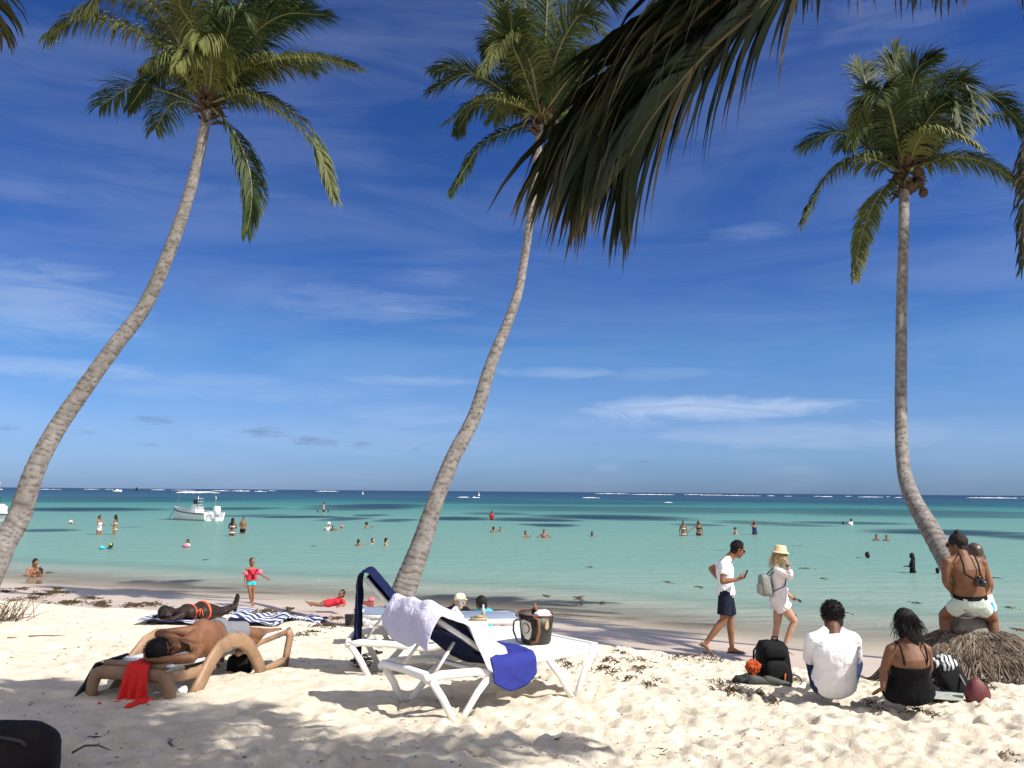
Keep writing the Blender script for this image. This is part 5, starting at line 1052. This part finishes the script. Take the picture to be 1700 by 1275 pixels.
def patch(name, mt_, ang, h, pts, rr=.162, off=.003):
    n = len(pts); P = []
    for (x, y) in pts: a = ang+x/.15; r = .134+(h+y)*.11+off; P.append(bp+V((r*math.cos(a), r*.92*math.sin(a), h+y)))
    c = sum(P, V((0,0,0)))/n; m = MB(); nrm = (c-bp); nrm.z = 0; nrm.normalize(); m.add([c+nrm*.004]+P+[q-nrm*.012 for q in P], [(0, i+1, (i+1)%n+1) for i in range(n)]+[(i+1, n+i+1, n+(i+1)%n+1, (i+1)%n+1) for i in range(n)]); m.build(name, mt_, root, smooth=False)
ov = lambda a, b, n=20: [(a*math.cos(q), b*math.sin(q)) for q in [2*math.pi*k/n for k in range(n)]]
patch('leaf_patch', CRM, R(-128), .13, [(-.065,.07), (-.02,.085), (.045,.06), (.055,0), (.04,-.07), (.02,-.09), (-.02,-.08), (-.05,-.03)])
patch('oval_patch', mat('brown_patch', (.10,.05,.03), .6), R(-128), .14, ov(.036,.044), off=.010); patch('oval_patch', CRM, R(-128), .14, ov(.030,.038), off=.014)
patch('drop_patch', mat('gold_patch', (.42,.31,.15), .6), R(-52), .17, [(0,.055), (.018,.01), (.022,-.025), (0,-.045), (-.022,-.025), (-.018,.01)])
m = MB(); m.tube([bp+V((-.13,-.09,.22)), bp+V((-.20,-.10,.20)), bp+V((-.205,-.10,.12)), bp+V((-.17,-.10,.03)), bp+V((-.12,-.11,.01))], .009, 8); m.build('handle', LEA, root)
m = MB(); m.tube([bp+V((-.03,-.145,.24)), bp+V((.015,-.165,.22)), bp+V((.02,-.165,.12)), bp+V((-.0,-.155,.04)), bp+V((-.05,-.14,.02))], .016, 8); m.build('handle', TAN, root)
m = MB(); m.beam(bp+V((.02,.13,.22)), bp+V((-.01,.145,.32)), .045, .02); m.build('handle_tab', TAN, root)
mb = MB(); mb.ball(bp+V((.06,.0,.235)), (.085,.085,.055)); tag(mb.build('towel', fold_mat('pale_towel', (.68,.68,.78)), base=bp+V((.06,0,.2)), mods=REM(.01, 1, (.05,.04))), 'pale towel stuffed into the top of the black leather bag', 'towel')
mb = MB(); mb.ball(bp+V((-.03,-.07,.215)), (.07,.045,.035)); tag(mb.build('swimwear', MA['teal'], base=bp+V((-.03,-.05,.2)), mods=REM(.01, 1, (.05,.03))), 'crumpled dark teal garment inside the black leather bag', 'garment')
# table
tp = V(((783-850)/F*9.55, 9.55, 0)); tp.z = gz(tp.x, tp.y); root = empty('side_table', tp, 'small square white plastic table between the second and farthest lounger', 'table')
m = MB(); m.beam(tp+V((-.21,0,.37)), tp+V((.21,0,.37)), .42, .035, bev=.3); m.build('tabletop', PLW, root)
for sx_ in (-1, 1):
    for sy_ in (-1, 1): m = MB(); m.beam(tp+V((.18*sx_,.18*sy_,.36)), tp+V((.20*sx_,.20*sy_,-.03)), .05, .05); m.build('leg', PLW, root)
m = MB()
for sy_ in (-1, 1): m.beam(tp+V((-.19,.195*sy_,.32)), tp+V((.19,.195*sy_,.32)), .02, .07)
m.build('apron', PLW, root)
PB = mat('plastic_bag', (.78,.79,.80), .35, .08, 20, .6, 60, .01, .5)
def crumple(name, label, cat, c, r, m, v=.008, d=(.05,.05), it=1):
    mb = MB(); mb.ball(c, r, n=16); return tag(mb.build(name, m, base=V(c)-V((0,0,r[2] if isinstance(r, tuple) else r)), mods=REM(v, it, d)), label, cat)
crumple('plastic_bag', 'white crumpled plastic bag on the left of the small table', 'plastic bag', tp+V((-.12,-.08,.43)), (.08,.07,.055), PB, .009, (.05,.08), 0)
crumple('plastic_bag', 'taller translucent white bag standing at the back of the small table', 'plastic bag', tp+V((-.16,.12,.45)), (.045,.045,.075), PB, .009, (.04,.06), 0)
m = MB(); m.beam(tp+V((.02,.05,.405)), tp+V((.21,.07,.405)), .14, .03); m.ball(tp+V((.12,.06,.43)), (.06,.04,.02)); tag(m.build('food_tray', mat('food_tray', (.33,.25,.15), .6), base=tp+V((.11,.06,.39))), 'flat brown tray with leftovers on the small white table', 'tray')
q = tp+V((.16,.17,.39)); m = MB(); m.tube([q, q+V((0,0,.11)), q+V((0,0,.13)), q+V((0,0,.16))], [.026,.027,.012,.011], 14); tag(m.build('bottle', mat('bottle', (.35,.40,.42), .15, .1, 5, 0), base=q), 'small clear bottle at the back edge of the small table', 'bottle')
# box, grey cloth and bag left of the second lounger
def at(px, py): g = G(px, py); return V((g.x, g.y, gz(g.x, g.y)))
q = at(588, 1038); XX = V((1,0,0)); YY = V((0,1,0)); ZZ = V((0,0,1)); m = MB(); sblock(m, q, V((.97,.2,0)).normalized(), V((-.2,.97,0)).normalized(), ZZ, .17, .11, .19, [(0,.85,.85), (.05,.95,.95), (.95,1.05,1.05), (1,1.0,1.0)], .3); o = m.build('beach_bag', fold_mat('khaki_bag', (.085,.08,.065), .7, 8, .4), base=q); tag(o, 'squat dark khaki bag on the sand left of the second lounger', 'bag')
crumple('cloth', 'pale grey cloth heaped on the dark khaki bag', 'cloth', q+V((.12,.05,.27)), (.15,.10,.08), fold_mat('greycloth', (.32,.36,.35)), .012, (.08,.06))
crumple('plastic_bag', 'bright white plastic bag beside the dark khaki bag', 'plastic bag', q+V((.23,-.10,.14)), (.10,.09,.11), PB, .01, (.06,.09), 0)
q = at(610, 1018); m = MB(); sblock(m, q, XX, YY, ZZ, .12, .10, .24, [(0,.95,.95), (.02,1,1), (.97,1,1), (1,.96,.96)], .2); tag(m.build('box', mat('brick_box', (.22,.06,.035), .7), base=q), 'brick red box standing behind the khaki bag', 'box')
crumple('cloth', 'bit of pink cloth on top of the brick red box', 'cloth', q+V((.08,0,.28)), (.07,.06,.05), MA['pink'], .01, (.05,.03))
def slipper(label, px, py, ang, m_, cat='sandal', name='flip_flop', s=1.0):
    q = at(px, py)+V((0,0,.012)); d = V((math.cos(ang), math.sin(ang), 0)); w_ = V((-d.y, d.x, 0)); root = empty(name, q, label, cat)
    m = MB(); rs = []
    for (f, wd) in ((-.13,.012), (-.12,.03), (-.06,.035), (.0,.034), (.07,.046), (.11,.044), (.135,.028), (.142,.01)): rs.append([q+d*f*s+w_*wd*s*a+ZZ*b for a, b in ((-1,0), (-1,.016), (1,.016), (1,0))])
    m.rings(rs); m.build('sole', m_, root)
    m = MB()
    for k in (-1, 1): m.tube([q+w_*.036*k*s-d*.02*s+ZZ*.012, q+w_*.026*k*s+d*.03*s+ZZ*.045, q+d*.085*s+ZZ*.016], .006, 6)
    m.build('strap', m_, root)
slipper('dark flip flop under the head end of the second lounger', 601, 1098, .5, DARKP); slipper('second dark flip flop right of its partner under the second lounger', 618, 1088, .9, DARKP)
slipper('brown sandal on the sand right of the black backpack', 1318, 1131, .2, mat('sandal_brown', (.22,.18,.14), .7)); slipper('tan sandal in the shadow of the black backpack', 1332, 1136, 2.6, mat('sandal_tan', (.28,.24,.18), .7))
# ------------------------------------------------------------------ tan lounger
tl = V((-3.09, 6.9, 0)); tl.z = gz(tl.x, tl.y)-.04; deg = math.degrees(math.atan2(.97, .25)); fT = frame_of(tl, deg); root = empty('sun_lounger', tl, 'tan resin lounger with white sling and curved arches, a man asleep on it', 'sun lounger', 'tan resin loungers')
TANP = mat('tan_resin', (.34,.21,.125), .5, .35, 5, .2, 50, .003, .35, col2=(.20,.12,.07)); WS = fold_mat('white_sling', (.76,.77,.80), .7, 4, .2)
sv = fT(0,1,0)-fT(0,0,0); su = fT(1,0,0)-fT(0,0,0)
HT = .29
m = MB(); m.path([fT(0,.375,-.03), fT(0,.372,.13), fT(0,.345,.21), fT(0,.28,.235), fT(0,0,.24), fT(0,-.28,.235), fT(0,-.345,.21), fT(0,-.372,.13), fT(0,-.375,-.03)], .055, .105, su, bev=.35); m.build('head_bar', TANP, root)
for sg in (-1, 1):
    m = MB(); m.path([fT(.0,.34*sg,.225), fT(.35,.36*sg,.20), fT(.6,.36*sg,.22)], .045, .09, sv); m.build('side_rail', TANP, root)
    m = MB(); m.path([fT(.24,.385*sg,-.03), fT(.38,.385*sg,.11), fT(.50,.385*sg,.25), fT(.64,.385*sg,.35), fT(.80,.385*sg,.385), fT(.97,.385*sg,.36), fT(1.12,.385*sg,.27), fT(1.26,.385*sg,.12), fT(1.36,.385*sg,-.03)], .06, .135, sv, bev=.35); m.build('arch', TANP, root)
    m = MB(); m.path([fT(1.86,.36*sg,.31), fT(1.90,.365*sg,.25), fT(1.84,.37*sg,.10), fT(1.80,.37*sg,-.03)], .05, .09, sv, bev=.35); m.build('leg', TANP, root)
    m = MB(); m.path([fT(1.32,.375*sg,.01), fT(1.82,.375*sg,.03)], .045, .06, sv); m.build('skid', TANP, root)
    m = MB(); m.path([fT(1.0,.33*sg,.23), fT(1.4,.335*sg,.27), fT(1.88,.34*sg,.29)], .04, .05, sv); m.build('foot_rail', TANP, root)
m = MB(); m.path([fT(.05,-.30,.30), fT(.05,.30,.30)], .045, .05, su); m.build('cross_bar', TANP, root); m = MB(); m.path([fT(1.9,-.35,.28), fT(1.9,.35,.28)], .05, .06, su); m.build('cross_bar', TANP, root)
m = MB(); m.sheet(lambda a, b: fT(.04+a*1.0, -.33+.66*b, .31-.035*math.sin(math.pi*a)-.03*math.sin(math.pi*b)), 20, 12); m.build('backrest_sling', WS, root, mods=[('SOLIDIFY', dict(thickness=.02, offset=0))])
m = MB(); m.sheet(lambda a, b: fT(1.03+a*.86, -.33+.66*b, .285+.02*a-.02*math.sin(math.pi*b)), 20, 12); m.build('seat_sling', WS, root, mods=[('SOLIDIFY', dict(thickness=.02, offset=0))])
# red cloth over its head bar
RED = fold_mat('red_cloth', (.72,.035,.03), .8, 14, .4)
def fn(a, b):
    s0 = -.02-.19*a+.0; wdn = 1+.75*b; lat = .02-(.10+(a-.5)*.17*wdn)-.03*b
    off = .05+.03*math.sin(a*19)*min(1, b*2.2)
    q = poly([fT(.12,lat,.34), fT(-.03,lat,.33), fT(-.06,lat,.27), fT(-.05-off,lat,.10), fT(-.07-off,lat,.035), fT(-.20-off,lat+.05,.02+.015*math.sin(a*9))])(b)
    q.z = max(q.z, gz(q.x, q.y)+.015); return q
drape('bright red cloth hanging from the head bar of the tan lounger to the sand', 'cloth', fn, 40, 34, RED, fT(-.05,-.1,0), .006, (.06,.02), 'red_cloth')
q = at(212, 1178)
mb = MB(); mb.tube([at(248,1166)+ZZ*.02, at(232,1172)+ZZ*.03, at(218,1176)+ZZ*.02, at(205,1180)+ZZ*.015], [.05,.045,.04,.015], 10, flat=.45)
tag(mb.build('red_cloth', RED, base=q, mods=REM(.008, 1, (.04,.03))), 'trailing end of the red cloth crumpled on the bright sand', 'cloth')
BG2 = fold_mat('charcoal_cloth', (.035,.037,.04), .8, 10, .4)
def fn(a, b): return poly([fT(.24-.18*a+.05,.27,.34), fT(.20-.18*a,.38,.29), fT(.16-.18*a,.44,.14), fT(.12-.18*a,.47+.04*a,.01)])(b)
drape('charcoal garment hanging off the far left side of the tan lounger', 'garment', fn, 12, 20, BG2, fT(.1,.4,0), .02, (.08,.03), 'garment')
q = at(398, 1116); root = empty('bag', q, 'small black bag lying on the sand beneath the tan lounger arch', 'bag'); m = MB(); sblock(m, q, XX, YY, ZZ, .12, .09, .17, e=.6); m.build('bag_body', BLACK, root); m = MB(); m.tube([q+V((.08,-.05,.12)), q+V((.18,-.08,.10)), q+V((.24,-.05,.03))], .012, 6); m.build('strap', BLACK, root)
slipper('black sandal beside the small black bag under the tan lounger', 428, 1111, 1.2, DARKP, s=1.1)
crumple('paper', 'scrap of crumpled white paper under the tan lounger', 'paper', at(298, 1154)+ZZ*.04, (.07,.05,.04), PB, .007, (.03,.05), 0)
# ------------------------------------------------------------------ striped towels
ST, t, p, l = newmat('striped_towel'); oc = t.nodes.new('ShaderNodeTexCoord'); wv = t.nodes.new('ShaderNodeTexWave'); wv.inputs['Scale'].default_value = 1.25; wv.inputs['Distortion'].default_value = 2.2; wv.inputs['Detail'].default_value = 2; wv.bands_direction = 'Y'
l.new(oc.outputs['Object'], wv.inputs[0]); l.new(ramp(wv.outputs[1], [(.42, (.018,.024,.10)), (.58, (.018,.024,.10)), (.64, (.56,.58,.68)), (1, (.66,.68,.76))], tree=t), p.inputs['Base Color']); p.inputs['Roughness'].default_value = .9
def flat_towel(label, c4, m, amp=.03, nu=26, nv=18, lift=.045):
    A_, B_, C_, D_ = [at(*c) for c in c4]
    def fn(a, b):
        q = (A_*(1-a)+B_*a)*(1-b)+(D_*(1-a)+C_*a)*b; q.z = gz(q.x, q.y)+lift+amp*(noise.noise(V((q.x*3.5, q.y*3.5, 2)))+.5*noise.noise(V((q.x*9, q.y*9, 4)))); return q
    mb = MB(); mb.sheet(fn, nu, nv); return tag(mb.build('beach_towel', m, base=(A_+B_+C_+D_)/4, mods=[('SUBSURF', dict(levels=1)), ('SOLIDIFY', dict(thickness=.012, offset=1))]), label, 'beach towel')
flat_towel('blue and white striped towel under the sunbather in the orange bikini', [(226,1035), (328,1041), (424,1015), (366,1009)], ST)
flat_towel('rumpled blue and white striped towel, empty, right of the sunbather', [(362,1041), (460,1044), (545,1031), (470,1024)], ST, .13, lift=.06)
flat_towel('thin grey green patterned towel under the woman in black', [(1478,1163), (1600,1171), (1600,1152), (1478,1146)], mat('green_towel', (.20,.24,.21), .9, .5, 40, .5, 80, .003, .1, col2=(.42,.43,.38)), .01, lift=.035)
# ------------------------------------------------------------------ black backpack and what lies round it
q = at(1290, 1138)+V((0,.05,0)); root = empty('backpack', q, 'large black backpack standing upright on the sand left of the seated man', 'backpack')
Z_ = V((-.04,.08,1)).normalized(); m = MB(); sblock(m, q, XX, YY, Z_, .165, .11, .43); m.build('bag_body', BLACK, root, mods=[('DISP', dict(scale=.08, strength=.03))])
m = MB(); sblock(m, q-YY*.10+Z_*.03, XX, YY, Z_, .12, .06, .22); m.build('front_pocket', BLACK, root); m = MB(); sblock(m, q-YY*.09+Z_*.27, XX, YY, Z_, .11, .045, .12); m.build('top_pocket', BLACK, root)
for k in (-1, 1): m = MB(); m.tube([q+V((.10*k,.10,.40)), q+V((.16*k,.16,.30)), q+V((.17*k,.16,.12)), q+V((.13*k,.11,.04))], .02, 8, flat=.35); m.build('shoulder_strap', BLACK, root)
m = MB(); m.tube([q+V((-.03,-.0,.42)), q+V((-.02,-.01,.465)), q+V((.03,-.01,.465)), q+V((.04,0,.42))], .008, 6); m.build('grab_handle', BLACK, root)
m = MB(); m.tube([q+V((.16,-.02,.10)), q+V((.22,-.05,.09)), q+V((.26,-.03,.03)), q+V((.20,-.1,.01))], .012, 6, flat=.4); m.build('waist_strap', BLACK, root)
m = MB(); m.beam(q+V((.03,-.165,.02)), q+V((.05,-.17,.14)), .025, .012); m.build('zip_pull', mat('orange_nylon', (.62,.10,.02), .6), root)
crumple('cloth', 'crumpled burnt orange cloth against the left side of the black backpack', 'cloth', q+V((-.23,-.05,.17)), (.085,.07,.068), fold_mat('orange_cloth', (.40,.07,.022)), .008, (.06,.09))
c = q+V((-.30,-.08,.045)); crumple('garment', 'dark folded clothes on the sand left of the black backpack', 'clothes', c, (.14,.11,.065), BG2, .01, (.07,.06))
for i, (dx, dy, a, lb) in enumerate(((-.20,-.20,.1,'grey trainer lying in front of the black backpack, left one'), (-.06,-.22,-.2,'grey trainer lying in front of the black backpack, right one'))):
    b = q+V((dx, dy, 0)); b.z = gz(b.x, b.y); root = empty('shoe', b, lb, 'shoe'); d = V((math.cos(a), math.sin(a), 0)); w_ = V((-d.y, d.x, 0)); m = MB(); rs = []
    for (f, wd, h) in ((-.13,.01,.05), (-.12,.03,.085), (-.07,.037,.09), (-.01,.036,.075), (.05,.043,.055), (.10,.042,.045), (.135,.026,.03), (.143,.006,.02)): rs.append([b+d*f+w_*wd*math.cos(t_)+ZZ*(.02+h*(.5+.5*math.sin(t_))) for t_ in [2*math.pi*k/12 for k in range(12)]])
    m.rings(rs); m.build('upper', mat('shoe_grey', (.07,.075,.07), .8), root); m = MB(); m.rings([[v.lerp(b, 0)*1+ZZ*0 if False else V((v.x, v.y, b.z+(.0 if j < 6 else .022))) for j, v in enumerate(r_)] for r_ in rs]); m.build('sole', mat('shoe_sole', (.45,.45,.42), .7), root)
# bags right of the seated woman
ZP, t, p, l = newmat('zebra_print'); oc = t.nodes.new('ShaderNodeTexCoord'); wv = t.nodes.new('ShaderNodeTexWave'); wv.inputs['Scale'].default_value = 7; wv.inputs['Distortion'].default_value = 5; wv.inputs['Detail'].default_value = 1.5
l.new(oc.outputs['Object'], wv.inputs[0]); l.new(ramp(wv.outputs[1], [(.45, (.012,.012,.013)), (.55, (.65,.66,.66))], tree=t), p.inputs['Base Color']); p.inputs['Roughness'].default_value = .8
q = at(1597, 1156)+V((0,.02,0)); root = empty('backpack', q, 'black bag with zebra print top leaning on the root mound', 'bag')
Z_ = V((-.42,.25,.87)).normalized(); X_ = V((.9,.1,.43)).normalized(); Y_ = Z_.cross(X_); m = MB(); sblock(m, q, X_, Y_, Z_, .125, .10, .36); m.build('bag_body', BLACK, root, mods=[('DISP', dict(scale=.08, strength=.04))])
mb = MB(); mb.ball(q+Z_*.30-Y_*.0+X_*.02, (.13,.12,.095)); mb.build('printed_top', ZP, root, mods=REM(.008, 1, (.06,.06)))
m = MB(); m.tube([q+X_*-.08+Z_*.30, q+X_*-.18+Z_*.24, q+V((-.19,-.06,.06)), q+V((-.08,-.08,.02))], .016, 8, flat=.4); m.build('strap', BLACK, root)
m = MB(); m.tube([q+X_*.08+Z_*.22-Y_*.06, q+X_*.04+Z_*.12-V((0,.16,0)), q+V((.05,-.14,.03))], .010, 6); m.build('cord', mat('grey_cord', (.2,.2,.2), .8), root)
WOV, t, p, l = newmat('red_weave'); oc = t.nodes.new('ShaderNodeTexCoord'); ck = t.nodes.new('ShaderNodeTexBrick'); ck.inputs['Scale'].default_value = 22; ck.inputs['Color1'].default_value = (.12,.018,.022,1); ck.inputs['Color2'].default_value = (.20,.028,.03,1); ck.inputs['Mortar'].default_value = (.025,.012,.012,1); ck.inputs['Mortar Size'].default_value = .03; ck.inputs['Brick Width'].default_value = .35; ck.inputs['Row Height'].default_value = .35
l.new(oc.outputs['Object'], ck.inputs[0]); mpn = t.nodes.new('ShaderNodeMapping'); mpn.inputs['Rotation'].default_value = (R(90), 0, 0); l.new(oc.outputs['Object'], mpn.inputs[0]); l.new(mpn.outputs[0], ck.inputs[0]); l.new(ck.outputs[0], p.inputs['Base Color']); p.inputs['Roughness'].default_value = .6; l.new(bump(t, ck.outputs['Fac'], .6, .006), p.inputs['Normal'])
q = at(1632, 1171)+V((0,.08,0)); root = empty('woven_bag', q, 'small dark red woven bag on the sand at the right, narrowing to the top', 'bag'); m = MB()
sblock(m, q, XX, YY, ZZ, .108, .085, .235, [(0,.7,.7), (.05,.88,.9), (.2,1,1), (.45,1,1), (.7,.82,.8), (.85,.6,.55), (.96,.34,.3), (1,.12,.1)], .8); m.build('bag_body', WOV, root)
m = MB(); m.tube([q+V((.02,-.02,.225)), q+V((.09,-.06,.19)), q+V((.125,-.07,.135))], .011, 8, flat=.5); m.build('strap', BLACK, root)
# dark bag close by in the bottom left corner
q = V((-2.86, 4.62, 0)); q.z = gz(q.x, q.y); root = empty('beach_bag', q, 'big dark rounded bag in the shade at the bottom left corner', 'bag'); DKB = mat('dark_canvas', (.014,.010,.009), .75, .5, 9, .6, 90, .004, .2)
m = MB(); sblock(m, q, V((.98,.2,0)).normalized(), V((-.2,.98,0)).normalized(), ZZ, .40, .22, .345, [(0,.9,.9), (.1,1,1), (.5,1.0,1), (.75,.96,.9), (.9,.84,.7), (.98,.62,.42), (1,.3,.2)], .6); m.build('bag_body', DKB, root, mods=[('SUBSURF', dict(levels=1)), ('DISP', dict(scale=.15, strength=.04))])
m = MB(); m.tube([q+V((-.1,-.16,.335)), q+V((.1,-.14,.335)), q+V((.27,-.1,.29)), q+V((.365,-.06,.2)), q+V((.385,-.05,.05))], .011, 7); m.build('piping', mat('dark_piping', (.03,.03,.03), .5), root)
m = MB(); m.path([q+V((-.3,-.235,.1)), q+V((.1,-.215,.12))], .02, .10, (0,1,0)); m.build('pocket', mat('maroon_canvas', (.045,.012,.012), .8), root)
# ------------------------------------------------------------------ boats
WH = mat('gelcoat', (.78,.78,.76), .3, .06, 3, .05, 20, .002, .5); DKR = mat('rub_rail', (.02,.022,.03), .5); CHR = mat('boat_tube', (.45,.45,.46), .3, .1, 5, 0, metal=.8); GL = mat('boat_glass', (.03,.04,.05), .1, .1, 5, 0)
def motorboat(label, c, deg, L_=6.4, Bm=2.1, canopy=True):
    f = frame_of(c, deg); root = empty('motor_boat', c, label, 'boat'); N = 16; rs = []; rr = []; inn = []
    for i in range(N+1):
        t_ = i/N; x = -L_/2+L_*t_; bw = Bm/2*(1-max(0, (t_-.45)/.55)**2.4)*(.94+.06*min(1, t_*4)); sh = .68+.42*t_**2; dr = -.25+.30*max(0, (t_-.75)/.25)**2; bw = max(bw, .03)
        rs.append([f(x,-bw,sh), f(x,-bw*.96,sh-.12), f(x,-bw*.86,.12), f(x,-bw*.55,dr), f(x,0,dr-.08), f(x,bw*.55,dr), f(x,bw*.86,.12), f(x,bw*.96,sh-.12), f(x,bw,sh), f(x,bw*.86,sh-.01), f(x,bw*.80,.24), f(x,-bw*.80,.24), f(x,-bw*.86,sh-.01)]); rr.append((f(x,-bw-.01,sh-.10), f(x,bw+.01,sh-.10)))
    m = MB(); m.rings(rs); m.build('hull', WH, root, smooth=False)
    for k in (0, 1): m = MB(); m.tube([a[k] for a in rr], .035, 6); m.build('rub_rail', DKR, root)
    m = MB(); x0 = -.5; m.rings([[f(x0+a,b,z) for a, b in ((-.35,-.38), (.35,-.38), (.35,.38), (-.35,.38))] for z in (.24, 1.15)]+[[f(x0+a,b,1.35) for a, b in ((-.1,-.3), (.25,-.3), (.25,.3), (-.1,.3))]]); m.build('console', WH, root, smooth=False)
    m = MB(); m.path([f(x0+.2,-.28,1.55), f(x0+.2,.28,1.55)], .02, .36, (1,0,0)); m.build('windscreen', GL, root)
    for (xa, w_) in ((-1.25,.7), (-2.4,.9), (1.2,.8)): m = MB(); m.beam(f(xa,-w_/2,.52), f(xa,w_/2,.52), .5, .28); m.build('seat', WH, root)
    m = MB(); m.rings([[f(-L_/2-.32+a,b,z) for a, b in ((-.2*k,-.2*k), (.2*k,-.2*k), (.22*k,.2*k), (-.2*k,.2*k))] for z, k in ((.35,.6), (.75,1), (1.1,1.1), (1.22,.7))]); m.tube([f(-L_/2-.3,0,.5), f(-L_/2-.3,0,-.4)], .09, 8); m.build('outboard_motor', WH, root)
    m = MB(); 
    for s_ in (-.18, .18): m.tube([f(-L_/2-.08,.55+s_,-.2), f(-L_/2-.08,.55+s_,.85), f(-L_/2+.15,.55+s_,.85)], .02, 6)
    for z in (0, .25, .5): m.tube([f(-L_/2-.08,.37,z), f(-L_/2-.08,.73,z)], .02, 6)
    m.build('ladder', CHR, root)
    m = MB(); m.tube([f(L_/2-.1,.0,.95), f(L_/2+.75,.05,.0)], .02, 5); m.build('anchor_line', DKR, root)
    if canopy:
        for (x, s_) in ((-1.9,-1), (-1.9,1), (1.3,-1), (1.3,1)):
            m = MB(); m.tube([f(x,.85*s_,.7), f(x*.92-.15,.80*s_,2.28)], .026, 6); m.build('canopy_pole', CHR, root)
        m = MB(); m.sheet(lambda a, b: f(-2.2+3.7*a,-.95+1.9*b,2.28+.10*math.sin(math.pi*b)+.02*math.sin(a*20)), 14, 8); m.build('canopy', PLW, root, mods=[('SOLIDIFY', dict(thickness=.03, offset=0))])
        for k in range(4): m = MB(); m.tube([f(-.95,-.25,1.1+.24*k), f(-.95,.25,1.1+.24*k)], .05, 6); m.build('seat_slat', PLW, root)
    return root
c = onwater(302, 864.5); motorboat('white motor boat with a flat canopy anchored beyond the bathers', (c.x+.1, c.y+2.2, -.02), 142, 6.2, 2.1)
c = onwater(-16, 867); motorboat('white open boat partly hidden behind the left palm trunk', (c.x-.5, c.y+1, -.02), 176, 4.6, 1.8, False)
def onsea(px, Yd): return V(((px-850)/F*Yd, Yd, 0))
c = onsea(8, 900); root = empty('sailboat', c, 'tiny sailboat with a white triangular sail on the horizon at the far left', 'sailboat')
m = MB(); m.rings([[c+V((x,-w_,.6)), c+V((x,-w_*.6,-.2)), c+V((x,w_*.6,-.2)), c+V((x,w_,.6))] for x, w_ in ((-3.2,.7), (-1,1.1), (1.5,1), (3.6,.1))]); m.build('hull', WH, root)
m = MB(); m.tube([c+V((.8,0,.4)), c+V((.8,0,9.4))], .09, 6); m.build('mast', CHR, root)
m = MB(); m.sheet(lambda a, b: c+V((.7-(1-b)*5.2*a, .5*math.sin(math.pi*a)*(1-b)+.1, 1.2+b*8)), 6, 10); m.build('sail', WH, root, mods=[('SOLIDIFY', dict(thickness=.04, offset=0))])
def farboat(label, px, Yd, L_, m_, h=1.2):
    c = onsea(px, Yd); root = empty('motor_boat', c, label, 'boat'); m = MB(); m.rings([[c+V((x,-w_,.9+z)), c+V((x,-w_*.6,-.2)), c+V((x,w_*.6,-.2)), c+V((x,w_,.9+z))] for x, w_, z in ((-L_*.5,.9,0), (-L_*.2,1.3,0), (L_*.25,1.1,.2), (L_*.5,.08,.6))]); m.build('hull', m_, root)
    m = MB(); m.rings([[c+V((x*k,-.7*k,z)), c+V((x*k,.7*k,z)), c+V((-x*k,.7*k,z)), c+V((-x*k,-.7*k,z))] for x, z, k in ((L_*.17,.9,1), (L_*.17,.9+h,.85))]); m.build('cabin', m_, root)
farboat('small white speedboat far out near the reef at the left', 202, 620, 7, WH, .8); farboat('tiny dark boat on the horizon left of centre', 234, 1100, 7, DARKP, 3.2)
for (px, Yd, lb) in ((606, 520, 'small white marker buoy far out left of the middle palm'), (797, 450, 'small white marker buoy with mast above the surf right of the middle palm')):
    c = onsea(px, Yd); root = empty('buoy', c, lb, 'buoy'); m = MB(); m.ball(c+ZZ*.3, .55); m.build('float', WH, root); m = MB(); m.tube([c, c+ZZ*1.7], .09, 6); m.ball(c+ZZ*1.6, .25); m.build('mast', WH, root)
